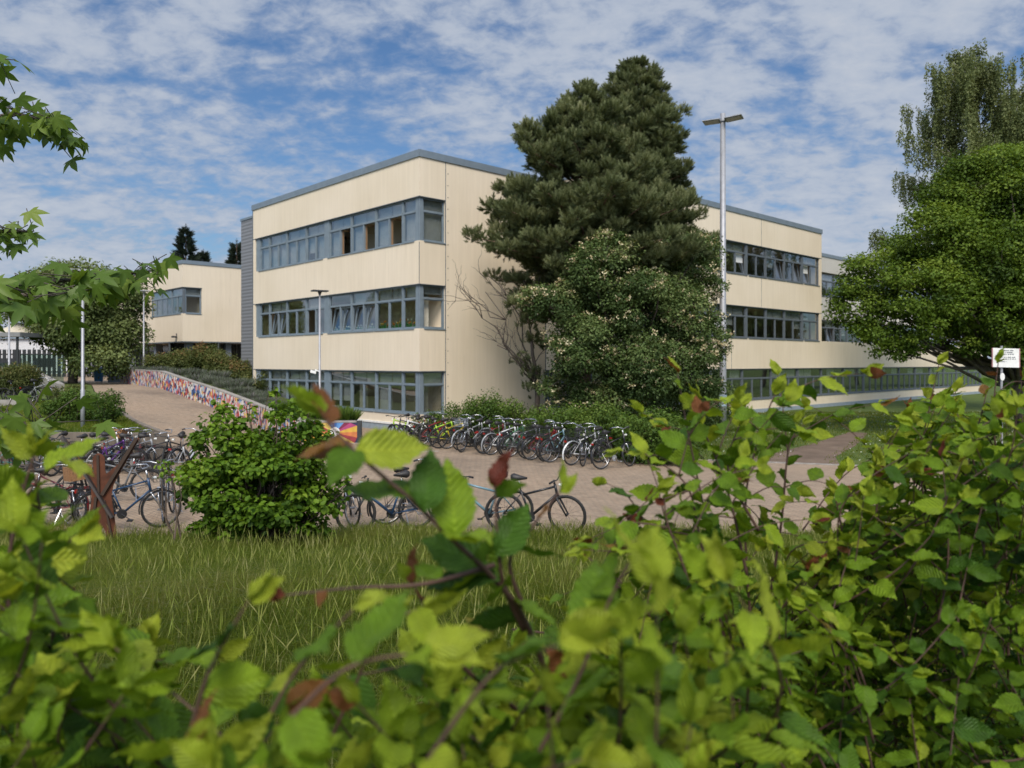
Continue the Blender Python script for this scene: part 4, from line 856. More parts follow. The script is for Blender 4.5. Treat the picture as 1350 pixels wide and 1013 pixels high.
for key, colr, px, d, yaw, lab, gd in [
 ('step/18/fs', 'black', 28, 13.6, 205, 'black step-through bike with a silver front crate at the left edge', None),
 ('city/-12/-', 'maroon', 66, 14.0, 160, 'maroon city bike with a red mudguard left of the steel figure', 'red'),
 ('step/18/fw', 'grey', 104, 14.2, -60, 'grey step-through bike with a wicker front basket just left of the figure', None),
 ('mtb/22/-', 'black', 118, 16.2, 70, 'black mountain bike standing behind the left leg of the figure', None),
 ('city/24/fb', 'blue', 168, 13.6, 12, 'blue city bike with a black front basket right of the steel figure', None),
 ('mtb/-14/-', 'grey', 158, 16.2, 200, 'grey mountain bike with thick tyres behind the blue city bike', None),
 ('trek/15/-', 'silver', 222, 14.6, -75, 'silver touring bike half hidden by the big hornbeam bush', None),
]:
    p = at(px, 478, d); place(key, colr, p.x, p.y, 0, yaw, lab, NG, 5, gd)
UG = 'bicycles behind the low bed wall'
for i, (px, colr, lab) in enumerate([(-6, 'black', 'dark bicycle above the low bed wall at the left picture edge'), (10, 'red', 'red bicycle above the low bed wall at the far left'), (24, 'grey', 'grey bicycle above the low bed wall below the flowering shrubs'), (38, 'white', 'white bicycle above the low bed wall near its right end'), (52, 'silver', 'silver bicycle standing just right of the low bed wall end')]):
    p = at(px, 478, 33.2 + .3 * (i % 2)); place(('step/18/-', 'trek/15/-', 'mtb/22/-', 'city/-12/-', 'city/24/-')[i], colr, p.x, p.y, 1.16, (20, 160, 30, 200, 60)[i], lab, UG, 4)
# ------------------------------------------------------------------ vegetation
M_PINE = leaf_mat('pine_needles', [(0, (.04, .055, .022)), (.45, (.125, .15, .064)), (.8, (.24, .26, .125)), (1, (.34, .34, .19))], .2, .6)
M_DARKPINE = leaf_mat('far_conifer_needles', [(0, (.012, .022, .014)), (1, (.045, .06, .035))], .1, .6)
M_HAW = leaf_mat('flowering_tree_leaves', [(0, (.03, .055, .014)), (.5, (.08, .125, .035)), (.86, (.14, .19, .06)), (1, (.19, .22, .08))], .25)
M_FLOWER = leaf_mat('faded_blossom', [(0, (.40, .31, .16)), (1, (.66, .60, .40))], .2)
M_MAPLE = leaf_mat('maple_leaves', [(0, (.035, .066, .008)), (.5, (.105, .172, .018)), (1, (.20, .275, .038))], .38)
M_BIRCH = leaf_mat('birch_leaves', [(0, (.065, .085, .026)), (.5, (.145, .175, .062)), (1, (.23, .25, .11))], .3)
M_LIME = leaf_mat('broadleaf_tree_leaves', [(0, (.05, .08, .022)), (.5, (.13, .17, .055)), (1, (.21, .25, .09))], .3)
M_SHRUB = leaf_mat('shrub_leaves', [(0, (.025, .052, .010)), (.5, (.075, .135, .020)), (1, (.15, .21, .035))], .3)
M_SPIR = leaf_mat('spiraea_leaves', [(0, (.035, .055, .014)), (.6, (.11, .13, .035)), (.85, (.18, .15, .05)), (1, (.26, .12, .06))], .25)
M_LAV = leaf_mat('lavender_leaves', [(0, (.07, .09, .06)), (.7, (.14, .165, .11)), (1, (.19, .16, .19))], .15)
M_BUSH = leaf_mat('hornbeam_bush_leaves', [(0, (.03, .07, .007)), (.45, (.09, .17, .012)), (.85, (.17, .27, .022)), (1, (.25, .33, .04))], .34)
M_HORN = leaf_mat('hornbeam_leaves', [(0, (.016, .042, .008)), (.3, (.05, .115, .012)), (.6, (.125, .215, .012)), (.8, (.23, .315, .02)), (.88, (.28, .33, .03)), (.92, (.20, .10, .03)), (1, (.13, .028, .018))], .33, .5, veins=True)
M_GUM = leaf_mat('sweetgum_leaves', [(0, (.05, .095, .02)), (.5, (.11, .185, .03)), (1, (.19, .26, .045))], .42, .4)
M_GRASS = leaf_mat('grass_blades', [(0, (.09, .145, .02)), (.5, (.21, .275, .045)), (.8, (.31, .33, .09)), (1, (.42, .39, .19))], .5, .55)
twig = simple('red_brown_twig', (.07, .035, .024), .7, var=.3, scale=30); twigg = simple('brown_twig', (.10, .07, .05), .8, var=.3, scale=30)

def limbs(mb, p0, p1, r0, r1, g, n=5, wob=.12):
    p0, p1 = Vector(p0), Vector(p1); L_ = (p1 - p0).length; P = []
    for i in range(n + 1):
        t = i / n; q = p0.lerp(p1, t); 
        if 0 < i < n: q += Vector((g.uniform(-1, 1), g.uniform(-1, 1), g.uniform(-.4, 1))) * wob * L_ * .5
        P.append(q)
    mb.tube(P, [r0 + (r1 - r0) * i / n for i in range(n + 1)], 7); return P

def broadleaf(name, label, cat, x, y, z0, lobes, per, leaf, mat, trunk_r, seed, sub=26, flat=.7, group=None, bmat=None, tpl=T_DIAMOND, up=.55, trunk_top=None, flower=0, droop=0, subr=(.28, .5), limbs_n=1.):
    """lobes: list of (centre, radii); every lobe is broken into sub-clumps near its surface, each a spray of leaves"""
    g = np.random.default_rng(seed); gr = random.Random(seed)
    t = tag(empty(name, (x, y, z0)), label, cat, group); cl = []; ends = []
    for c, r in lobes:
        c, r = np.asarray(c, float), np.asarray(r, float); k = max(11, int(sub * (r[0] * r[1] * r[2]) ** (2 / 3)))
        d = rand_dirs(k, g); d[:, 2] += .12; d = unit(d); rad = g.uniform(.35, 1., (k, 1)) ** .45
        P = c + d * rad * r * .86; m = r.mean()
        for p, dd in zip(P, d):
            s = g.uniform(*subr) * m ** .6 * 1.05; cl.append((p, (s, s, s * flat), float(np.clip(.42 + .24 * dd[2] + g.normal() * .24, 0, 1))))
        ends += [(p, .5) for p in P[:: max(1, int(4 / limbs_n))]]
    pos, al, nn, ti = clumps_to_leaves(cl, per, g, up)
    if droop: al = unit(al + np.array((0, 0, -droop)))
    sz = leaf * g.uniform(.7, 1.25, len(pos))
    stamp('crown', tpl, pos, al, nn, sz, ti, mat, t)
    if flower:
        top = [c for c in cl if gr.random() < flower]; P = []
        for c, r, _ in top:
            k = gr.randint(2, 4); d = rand_dirs(k, g); d[:, 2] = np.abs(d[:, 2]) * .8 + .15; d[:, 1] -= .4
            for q in unit(d): 
                cc = np.asarray(c) + q * np.asarray(r) * 1.03; P.append(cc + g.normal(size=(10, 3)) * (.06, .06, .03))
        P = np.concatenate(P); stamp('blossom', T_DIAMOND, P, rand_dirs(len(P), g), np.tile((0, -.3, 1.), (len(P), 1)) + g.normal(size=(len(P), 3)) * .4, .085, g.uniform(0, 1, len(P)), M_FLOWER, t)
    tb = MB(); cz = min(c[2] - r[2] for c, r in lobes); ztop = trunk_top or np.mean([c[2] for c, r in lobes])
    cxy = np.mean([c[:2] for c, r in lobes], 0); tp = limbs(tb, (x, y, z0 - .2), (x + (cxy[0] - x) * .5, y + (cxy[1] - y) * .5, ztop), trunk_r, trunk_r * .35, gr, 6, .05)
    for p, _ in ends:
        k = gr.randint(2, 5); limbs(tb, tp[k], p, trunk_r * (.42 - .05 * k) + .012, .012, gr, 4, .12)
    tb.build('trunk', bmat or bark, t, True); return t

def pine(label, x, y, z0, ztop, prof, seed, lean=(0, 0), n_az=8, ts=(.7, 1.05)):
    """prof: (height, radius) pairs"""
    g = np.random.default_rng(seed); gr = random.Random(seed); t = tag(empty('pine_tree', (x, y, 0)), label, 'pine tree', 'tall pines before the school')
    hs, rs = zip(*prof); P = []; A = []; T = []; S = []; tb = MB()
    ax = lambda z: np.array((x + lean[0] * z / ztop, y + lean[1] * z / ztop, z))
    limbs(tb, (x, y, -.2), tuple(ax(ztop - .2)), .26, .03, gr, 10, .015); z = z0
    while z < ztop - .1:
        r = np.interp(z, hs, rs); k = max(3, int(n_az * min(1, .45 + r / 3.5)))
        for j in range(k):
            az = g.uniform(0, 2 * math.pi); rr = r * g.uniform(.55, 1.12) * (1 + .16 * math.sin(3 * az + z * 1.3 + seed)); 
            if rr < .15: rr = .15
            d = np.array((math.cos(az), math.sin(az), 0)); s = np.array((-d[1], d[0], 0)); b0 = ax(z); rise = .18 + .25 * g.uniform() - .25 * max(0, 1 - (z - z0) / 3)
            end = b0 + d * rr + np.array((0, 0, rr * rise)); limbs(tb, b0, end, .02 + .018 * rr, .008, gr, 3, .08)
            nc = max(1, int(rr * 1.5 + .6))
            for q in range(nc):
                tt = 1 - .62 * q / max(1, nc) * g.uniform(.7, 1.2); c = b0 + d * rr * tt + s * g.normal() * .22 * (q > 0) * rr * .6 + np.array((0, 0, rr * rise * tt ** 1.3 + .05)); cr = g.uniform(.22, .42) * (.7 + .12 * r); bt = g.normal() * .1
                m = int(22 + 30 * cr); dd = rand_dirs(m, g); dd[:, 2] = dd[:, 2] * .75 + .3; dd += d * .45; dd = unit(dd)
                for e in dd:
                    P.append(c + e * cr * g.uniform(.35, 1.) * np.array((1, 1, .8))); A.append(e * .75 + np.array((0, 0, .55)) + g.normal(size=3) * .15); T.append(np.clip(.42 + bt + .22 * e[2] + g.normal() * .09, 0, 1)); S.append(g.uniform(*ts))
        z += g.uniform(.3, .46)
    for i in range(10): P.append(ax(ztop - .25 + .04 * i) + g.normal(size=3) * (.1, .1, .02)); A.append(np.array((g.normal() * .25, g.normal() * .25, 1))); T.append(.6); S.append(1.)
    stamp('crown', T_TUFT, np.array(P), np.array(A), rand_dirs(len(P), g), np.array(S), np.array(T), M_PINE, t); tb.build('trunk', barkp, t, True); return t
# two pines close together
p = at(772, 478, 30.); pine('dark green pine in front, with the lower broad crown before the gable', p.x, p.y, 4.6, 13.5, [(4.6, 2.4), (5.8, 3.8), (7.4, 3.9), (8.8, 3.1), (10.2, 2.2), (11.6, 1.45), (12.6, .75), (13.3, .2), (13.6, .1)], 21, n_az=15)
p = at(838, 478, 33.4); pine('taller dark pine behind, its rounded top rising highest above the roof', p.x, p.y, 5.5, 15.7, [(5.5, 2.6), (7.4, 3.3), (8.3, 2.2), (10., 1.95), (11.8, 2.1), (13.2, 1.6), (14.6, 1.0), (15.4, .4), (15.8, .15)], 22, n_az=15)

def lob(px, py, d, rx, ry=None, rz=None): 
    q = at(px, py, d); k = d / FPX; return (tuple(q), (rx * k, (ry or rx) * k, (rz or rx) * k))
q = at(846, 478, 28.3)
broadleaf('flowering_tree', 'broad flowering tree with faded cream blossom in front of the pines', 'tree', q.x, q.y, 0, [lob(795, 355, 27, 52, 50, 44), lob(735, 405, 27, 40, 40, 38), lob(850, 400, 26.6, 58, 55, 48), lob(915, 348, 28, 42, 40, 40), lob(910, 420, 27.5, 42, 45, 46), lob(770, 460, 26.6, 58, 50, 44), lob(850, 480, 26.4, 60, 50, 44), lob(915, 490, 27, 42, 40, 46), lob(745, 515, 27, 34, 40, 28), lob(700, 395, 27, 14, 20, 16), lob(940, 380, 28, 14, 18, 18), lob(800, 320, 27, 26, 26, 16), lob(945, 455, 27, 14, 18, 26), lob(880, 325, 28, 20, 20, 14), lob(800, 530, 27, 48, 45, 26)], 1500, .10, M_HAW, .2, 31, sub=28, flower=.5, subr=(.26, .46), limbs_n=.6)
q = at(712, 478, 29.5); g = random.Random(8)
dt = tag(empty('half_dead_pine', (q.x, q.y, 0)), 'small half-dead pine with bare grey branches against the blank gable wall', 'tree'); tb = MB()
tp = limbs(tb, (q.x, q.y, -.1), tuple(at(700, 440, 29.4)), .13, .05, g, 5, .04)
def twigs(a, b, r, depth):
    P = limbs(tb, a, b, r, r * .35, g, 4, .16)
    if depth == 0: return
    L_ = (Vector(b) - Vector(a)).length
    for i in range(4 if depth > 1 else 5):
        s = P[g.randint(1, 4)]; d = (Vector(b) - Vector(a)).normalized() + Vector((g.uniform(-.9, .9), g.uniform(-.6, .6), g.uniform(-.6, .8))); twigs(s, s + d.normalized() * L_ * g.uniform(.35, .6), r * .5, depth - 1)
for a, b in (((708, 520), (640, 385)), ((704, 500), (636, 420)), ((700, 480), (660, 375)), ((702, 462), (690, 370)), ((705, 505), (655, 455))): twigs(at(*a, 29.4), at(*b, 29.2 + g.uniform(-.6, .6)), .04, 2)
tb.build('trunk', bark, dt, True); gg = np.random.default_rng(5); P = []
for px, py, n_ in ((695, 425, 26), (702, 445, 26), (688, 478, 26), (706, 495, 30), (700, 510, 20), (712, 455, 24)): P.append(np.array(at(px, py, 29.3)) + gg.normal(size=(n_, 3)) * (.2, .25, .16))
P = np.concatenate(P); stamp('crown', T_TUFT, P, gg.normal(size=P.shape) * .5 + (-.1, -.1, .7), rand_dirs(len(P), gg), .85, gg.uniform(.0, .5, len(P)), M_PINE, dt)

# maple at right, birch behind it
q = at(1352, 478, 33)
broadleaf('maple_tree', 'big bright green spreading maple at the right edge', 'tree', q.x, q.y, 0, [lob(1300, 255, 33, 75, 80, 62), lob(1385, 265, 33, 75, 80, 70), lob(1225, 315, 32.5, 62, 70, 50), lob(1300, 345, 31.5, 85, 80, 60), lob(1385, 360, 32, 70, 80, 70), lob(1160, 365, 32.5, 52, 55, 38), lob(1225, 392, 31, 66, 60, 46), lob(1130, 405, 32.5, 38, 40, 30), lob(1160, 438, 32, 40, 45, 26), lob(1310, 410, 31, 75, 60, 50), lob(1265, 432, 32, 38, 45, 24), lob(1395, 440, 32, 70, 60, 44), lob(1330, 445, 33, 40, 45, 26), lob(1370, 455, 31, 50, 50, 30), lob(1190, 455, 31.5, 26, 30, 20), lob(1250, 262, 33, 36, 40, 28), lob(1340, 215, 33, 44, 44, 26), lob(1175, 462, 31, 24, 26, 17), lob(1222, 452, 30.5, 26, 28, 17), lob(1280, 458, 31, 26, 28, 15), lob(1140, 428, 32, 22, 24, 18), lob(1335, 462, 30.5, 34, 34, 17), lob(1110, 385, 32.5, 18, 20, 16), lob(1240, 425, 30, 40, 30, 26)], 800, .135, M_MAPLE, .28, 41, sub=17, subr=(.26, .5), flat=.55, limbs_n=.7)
def birch(label, x, y, ztop, prof, seed, lean=0.):
    g = np.random.default_rng(seed); gr = random.Random(seed); t = tag(empty('birch_tree', (x, y, 0)), label, 'birch tree'); tb = MB()
    ax = lambda z: np.array((x + lean * (z / ztop) ** 1.3, y, z)); tb.tube([Vector(ax(z)) for z in np.linspace(-.1, ztop - .6, 12)], list(np.linspace(.24, .03, 12)), 8)
    hs, rs = zip(*prof); P = []; T = []; z = prof[0][0]
    while z < ztop:
        r = np.interp(z, hs, rs); cl = g.normal() * .1
        for j in range(6):
            az = g.uniform(0, 6.28); rr = r * g.uniform(.3, 1.2); c = ax(z); e = c + np.array((math.cos(az) * rr, math.sin(az) * rr, rr * .5)); limbs(tb, tuple(c), tuple(e), .035, .008, gr, 4, .1)
            for q in range(int(6 + 9 * rr)):
                tt = g.choice((.55, .8, 1.0)) + g.normal() * .05; s0 = c * (1 - tt) + e * tt + g.normal(size=3) * .17; ln = g.uniform(.5, 2.1); k = int(30 * ln) + 6; dr = np.linspace(0, 1, k)[:, None]
                P.append(s0 + dr * np.array((g.normal() * .1, g.normal() * .1, -ln)) + g.normal(size=(k, 3)) * .06); T.append(np.clip(.5 + cl + g.normal() * .16 + g.normal(size=k) * .12, 0, 1))
        z += g.uniform(.55, 1.0)
    P = np.concatenate(P); A = g.normal(size=P.shape) * .6 + (0, 0, -.9)
    stamp('crown', T_DIAMOND, P, A, rand_dirs(len(P), g), .125 * g.uniform(.7, 1.3, len(P)), np.concatenate(T), M_BIRCH, t); tb.build('trunk', barkb, t, True)
q = at(1352, 478, 45); birch('tall drooping birch rising behind the maple', q.x, q.y, 21.4, [(7, 6.8), (10.5, 6.0), (13.5, 4.4), (15.5, 3.6), (17.5, 3.0), (19, 2.1), (20.5, 1.1), (21.4, .3)], 51, -3.7)
q = at(1385, 478, 46); birch('second birch behind the maple, at the right edge', q.x, q.y, 19.3, [(6, 4.0), (13, 3.4), (16, 2.6), (19.3, .4)], 52, -1.2)

# trees at left and behind
q = at(95, 478, 48); Z0 = 1.62
broadleaf('broadleaf_tree', 'spreading grey-green tree left of the annex behind the pavilion', 'tree', q.x, q.y, Z0, [lob(95, 380, 48, 60, 60, 36), lob(50, 395, 48, 46, 50, 30), lob(145, 395, 47.5, 48, 50, 36), lob(100, 435, 47, 62, 50, 34), lob(160, 440, 47.5, 34, 40, 32), lob(135, 475, 46.5, 42, 40, 22)], 330, .2, M_LIME, .3, 61, sub=13, subr=(.34, .6))
broadleaf('broadleaf_tree', 'dark bushy tree behind the pavilion at the far left edge', 'tree', -44, 60, Z0, [((-44, 60, 6.5), (4.5, 4, 3.2)), ((-47, 60, 5.5), (4, 4, 3))], 160, .26, M_LIME, .3, 62, sub=7, subr=(.34, .6))
def conifer(label, px, d, ytop, r, seed):
    q = at(px, 478, d); zt = at(px, ytop, d).z; g = np.random.default_rng(seed); P = []; A = []; t = tag(empty('conifer_tree', (q.x, q.y, 1.6)), label, 'conifer', 'conifers behind the annex')
    for z in np.arange(4, zt, .32):
        rr = r * (1 - (z - 4) / (zt - 4)) ** .8 + .15
        for j in range(9):
            az = g.uniform(0, 6.28); e = rr * g.uniform(.6, 1.15)
            for tt in np.linspace(.3, 1, int(3 + e * 2.4)): P.append((q.x + math.cos(az) * e * tt, q.y + math.sin(az) * e * tt, z - .1 * e * tt + g.normal() * .1)); A.append((math.cos(az), math.sin(az), .5))
    P.append((q.x, q.y, zt)); A.append((0, 0, 1)); stamp('crown', T_TUFT, np.array(P), np.array(A), rand_dirs(len(P), g), 1.9, g.uniform(0, 1, len(P)), M_DARKPINE, t); m = MB(); m.tube([(q.x, q.y, 1.5), (q.x, q.y, zt)], [.25, .03], 6); m.build('trunk', barkp, t)
conifer('dark conifer rising behind the annex roof', 245, 80, 303, 2.6, 71); conifer('dark conifer at the left side of the grey tower', 312, 78, 322, 1.6, 72); conifer('small conifer tip behind the annex roof edge', 268, 84, 336, 1.8, 73)
# trees round the yard that the panes mirror, outside the frame
RG = 'yard trees mirrored in the windows'
for i, (x, y, zt) in enumerate([(-46, 36, 10), (-52, 27, 12), (-44, 18, 9), (58, 44, 12), (62, 58, 13), (52, 30, 10), (70, 72, 14), (-60, 44, 13)]):
    broadleaf('yard_tree', 'leafy tree at the edge of the schoolyard', 'tree', x, y, 0, [((x, y, zt * .62), (4.5, 4.5, zt * .38)), ((x + 2, y + 1.5, zt * .5), (3.4, 3.4, zt * .28))], 70, .4, M_LIME, .28, 80 + i, sub=5, subr=(.4, .65), group=RG)

# ------------------------------------------------------------------ shrubs
def shrub(name, label, lobes, per, leaf, mat, seed, group=None, sub=16, tpl=T_DIAMOND, z0=0, flat=.8, up=.5, subr=(.28, .46), cat='shrub'):
    g = np.random.default_rng(seed); gr = random.Random(seed); c0 = lobes[0][0]; t = tag(empty(name, (c0[0], c0[1], z0)), label, cat, group); cl = []
    tb = MB()
    for c, r in lobes:
        c, r = np.asarray(c, float), np.asarray(r, float); k = max(5, int(sub * (r[0] * r[1] * r[2]) ** (2 / 3) + 4)); d = rand_dirs(k, g); P = c + d * g.uniform(.3, 1, (k, 1)) ** .45 * r * .85
        for p, dd in zip(P, d):
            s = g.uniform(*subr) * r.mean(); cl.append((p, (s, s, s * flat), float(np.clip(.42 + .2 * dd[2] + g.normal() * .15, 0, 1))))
        for p in P[::3]: limbs(tb, (c0[0] + gr.uniform(-.15, .15), c0[1] + gr.uniform(-.15, .15), z0 - .05), p, .018, .005, gr, 4, .1)
    pos, al, nn, ti = clumps_to_leaves(cl, per, g, up); keep = pos[:, 2] > z0 + .02
    stamp('foliage', tpl, pos[keep], al[keep], nn[keep], leaf * g.uniform(.65, 1.3, keep.sum()), ti[keep], mat, t); tb.build('stem', twigg, t); return t
off = Rv * 1.75
HS = 'hedge shrubs behind the bicycle row'
HL = [('low rounded shrub at the corner window of the facade', -.02, .75, .62), ('pale green shrub left of the tall one at the gable foot', .13, .95, .78), ('tallest dome-shaped shrub before the gable wall', .30, 1.05, 1.08), ('dark green shrub behind the maroon city bike', .44, 1.0, .86), ('bright leaved shrub behind the middle of the bicycle row', .58, 1.05, .84), ('glossy green shrub behind the red step-through bike', .73, 1.05, .86), ('dense shrub behind the pale blue city bike', .88, 1.1, .9), ('dark shrub right of the bicycle row at the flowering tree trunk', 1.07, 1.2, .95)]
for i, (lab, k, r, h) in enumerate(HL):
    p = H0.lerp(H1, k) + off * (1.0 if i else .75); shrub('hedge_shrub', lab, [((p.x, p.y, h * .85), (r, r * .8, h)), ((p.x + .5, p.y - .25, h * .7), (r * .6, r * .6, h * .75)), ((p.x - .4, p.y + .25, h * .6), (r * .6, r * .6, h * .6))], 1700, .08, M_SHRUB, 100 + i, HS, sub=34)
for i, (px, d, r, h, lab) in enumerate([(905, 31, 1.5, 1.2, 'dark shrub between the tree trunk and the tall lamp post'), (935, 33, 1.5, 1.3, 'dark shrub under the wing windows behind the tall lamp post'), (870, 32, 1.5, 1.3, 'dark shrub behind the flowering tree trunk'), (820, 33, 1.6, 1.6, 'dark shrub in the shade under the pines')]):
    p = at(px, 478, d); shrub('shade_shrub', lab, [((p.x, p.y, h * .8), (r, r * .8, h))], 700, .11, M_HAW, 120 + i, 'shrubs in the shade of the trees', sub=18)
# clipped shrubs and flowering shrubs on the terrace
for i, (px, py, d, rx, rz, lab, m_) in enumerate([(142, 536, 24.6, 24, 24, 'clipped green shrub right of the lamp post on the terrace', M_SHRUB), (102, 537, 25.2, 26, 24, 'clipped green shrub directly behind the terrace lamp post', M_SHRUB), (74, 545, 25, 22, 20, 'clipped green shrub left of the terrace lamp post', M_SHRUB), (100, 514, 31, 16, 9, 'low brownish shrub above the clipped shrubs on the terrace', M_SPIR), (80, 520, 30, 16, 12, 'thin brownish shrub left of the lamp post on the terrace', M_SPIR), (28, 500, 33.5, 27, 22, 'reddish flowering shrub above the far left bicycles', M_SPIR), (-15, 502, 33.5, 27, 22, 'reddish flowering shrub cut by the left picture edge', M_SPIR)]):
    q = at(px, py, d); k = d / FPX; shrub('terrace_shrub', lab, [(tuple(q), (rx * k, rx * k * .8, rz * k))], 3000, .07, m_, 130 + i, 'shrubs on the left terrace', sub=90, z0=q.z - rz * k * .9)
# raised bed
for i, (px, py, d, rx, rz, lab) in enumerate([(215, 478, 46.5, 22, 9, 'greenish spiraea shrub at the far end of the raised bed'), (245, 476, 47, 24, 11, 'reddish spiraea shrub in the raised bed left of the grey column'), (272, 473, 47, 22, 12, 'tall reddish spiraea shrub in the raised bed at the grey column'), (296, 484, 46, 22, 13, 'spiraea shrub below the undercroft in the raised bed'), (318, 493, 44, 20, 13, 'spiraea shrub beside the grey tower in the raised bed'), (336, 503, 42, 17, 10, 'spiraea shrub nearest the facade windows in the raised bed')]):
    q = at(px, py, d); k = d / FPX; shrub('spiraea_shrub', lab, [(tuple(q), (rx * k * 1.15, rx * k, rz * k * 1.5))], 1500, .10, M_SPIR, 150 + i, 'spiraea shrubs in the raised bed', sub=45, z0=q.z - rz * k * 1.3)
def spiky(name, label, px, py, d, r, h, seed, mat, group, n=700, z=None):
    q = at(px, py, d); g = np.random.default_rng(seed); t = tag(empty(name, (q.x, q.y, q.z)), label, 'plant', group); a = g.uniform(0, 6.28, n); rr = np.sqrt(g.uniform(0, 1, n)) * r
    P = np.stack([q.x + np.cos(a) * rr * .7, q.y + np.sin(a) * rr * .7, np.full(n, q.z - h * .5)], 1); A = np.stack([np.cos(a) * rr / r * .75, np.sin(a) * rr / r * .75, np.full(n, 1.)], 1) + g.normal(size=(n, 3)) * .12
    tpl = (np.array([(-.035, 0, 0), (.035, 0, 0), (.03, .6, 0), (0, 1, .0), (-.03, .6, 0)]), np.array([(0, 1, 2), (0, 2, 4), (4, 2, 3)]), None)
    stamp('foliage', tpl, P, A, rand_dirs(n, g), h * g.uniform(.8, 1.5, n), g.uniform(0, 1, n), mat, t)
    m = MB()
    for i in range(5): m.tube([(q.x + g.normal() * r * .2, q.y + g.normal() * r * .2, q.z - h * .7), (q.x + g.normal() * r * .3, q.y + g.normal() * r * .3, q.z)], .012, 4)
    m.build('stem', twigg, t)
LV = 'lavender clumps in the raised bed'
for i, (px, py, d, r, h) in enumerate([(190, 485, 46, .7, .5), (212, 486, 44, .8, .55), (236, 490, 42.5, .8, .6), (255, 489, 43, .7, .6), (262, 497, 40.5, .8, .6), (283, 500, 40, .8, .6), (300, 506, 39, .8, .6), (286, 492, 42.5, .8, .6), (318, 513, 37.6, .8, .55), (332, 521, 36, .7, .5), (316, 502, 40, .8, .55), (350, 527, 35, .7, .5), (345, 517, 37.5, .7, .45), (365, 533, 34, .7, .5)]):
    spiky('lavender', 'grey-green lavender clump in the raised bed above the mosaic wall', px, py + 3, d, r, h * .62, 170 + i, M_LAV, LV)
for i, (px, py, d, r, h) in enumerate([(432, 550, 29.8, .55, .5), (455, 550, 29.2, .5, .45), (446, 545, 31.5, .5, .4), (410, 548, 30.5, .6, .45), (385, 540, 32.5, .6, .45)]):
    spiky('grass_tuft', 'green tuft of ornamental grass in the near end of the raised bed', px, py, d, r, h, 190 + i, M_SHRUB, 'grass tufts behind the sunburst wall')

# big hornbeam bush in the middle distance
Q = lambda px, py, d=11.4: tuple(at(px, py, d)); k = 11.4 / FPX
shrub('hornbeam_bush', 'big bushy hornbeam standing in the long grass before the ramp', [(Q(345, 640), (100*k, 85*k, 62*k)), (Q(290, 572), (36*k, 42*k, 44*k)), (Q(385, 570), (52*k, 50*k, 42*k)), (Q(345, 600), (80*k, 65*k, 42*k)), (Q(300, 690), (60*k, 60*k, 28*k)), (Q(400, 670), (58*k, 60*k, 44*k)), (Q(376, 535), (20*k, 22*k, 18*k)), (Q(255, 640), (28*k, 30*k, 40*k)), (Q(430, 610), (30*k, 34*k, 36*k)), (Q(283, 540), (14*k, 16*k, 20*k)), (Q(268, 585), (18*k, 18*k, 22*k)), (Q(408, 545), (16*k, 18*k, 16*k)), (Q(360, 520), (9*k, 10*k, 12*k)), (Q(452, 640), (14*k, 20*k, 26*k)), (Q(330, 545), (12*k, 14*k, 16*k))], 3600, .08, M_BUSH, 200, None, sub=90, tpl=T_HEX, z0=.1, flat=.4, up=1.0, subr=(.2, .34), cat='bush')
for i, (px, py, lab) in enumerate([(232, 640, 'thin leafy sapling left of the big hornbeam bush'), ]):
    shrub('hornbeam_sapling', lab, [(Q(px, py, 11.2), (22*k, 22*k, 50*k)), (Q(px - 12, py - 25, 11.2), (14*k, 14*k, 14*k))], 1500, .06, M_BUSH, 210 + i, None, sub=26, tpl=T_HEX, z0=.1, flat=.35, up=1.1)

# ------------------------------------------------------------------ long grass
def blades(name, n, fx, h, w, seed, kind='stuff', dens=None):
    g = np.random.default_rng(seed); x, y = fx(g, n); n = len(x)
    z = np.array([ground_fn(a, b) for a, b in zip(x, y)])
    patch = np.array([math.sin(a * 1.3 + 2 * math.sin(b * .9)) + math.sin(b * 2.1 - a * .7) for a, b in zip(x, y)]) * .25
    hh = h * g.uniform(.45, 1.15, n) * (1 + .6 * patch); az = g.uniform(0, 6.28, n); le = g.uniform(.25, 1.5, n) * hh; ww = w * g.uniform(.6, 1.2, n) * (.6 + y * .06)
    dx, dy = np.cos(az), np.sin(az); sx, sy = -dy * .5 + .5, dx * .5; s = np.sqrt(sx*sx + sy*sy) + 1e-3; sx, sy = sx / s * ww, sy / s * ww
    b = np.stack([x, y, z], 1); S_ = np.stack([sx, sy, np.zeros(n)], 1); D = np.stack([dx, dy, np.zeros(n)], 1); U = np.array((0, 0, 1.))
    m1 = b + D * (le * .3)[:, None] + U * (hh * .6)[:, None]; tp = b + D * le[:, None] + U * (hh * .95 - le * .25)[:, None]
    V = np.stack([b - S_, b + S_, m1 + S_ * .7, m1 - S_ * .7, tp], 1).reshape(-1, 3); i0 = (np.arange(n) * 5)[:, None, None]
    F = (np.array([(0, 1, 2), (0, 2, 3), (3, 2, 4)])[None] + i0).reshape(-1, 3); ti = np.clip(.46 + .55 * patch + g.normal(size=n) * .24, 0, 1)
    o = np_mesh(name, V, F, M_GRASS, None, np.repeat(ti, 5)); o['kind'] = kind; return o
ground_fn = lambda a, b: bank(a, b) if b < 12.9 else 0
def fan(y0, y1, pw=1.):
    def f(g, n):
        y = y0 + (y1 - y0) * g.uniform(0, 1, n) ** pw; x = g.uniform(-.74, .74, n) * (y + .8); e = 13.1 + .3 * np.sin(x * 2.2) + .2 * np.sin(x * 5.1 + 1) + np.abs(g.normal(size=n)) * .25 - .15; k = y < e; return x[k], y[k]
    return f
blades('long_grass', 230000, fan(2.6, 13.2, .8), .34, .0036, 301)
g = np.random.default_rng(9); n = 6000; x, y = fan(3.5, 12.6)(g, n); n = len(x)      # seed heads on thin stalks
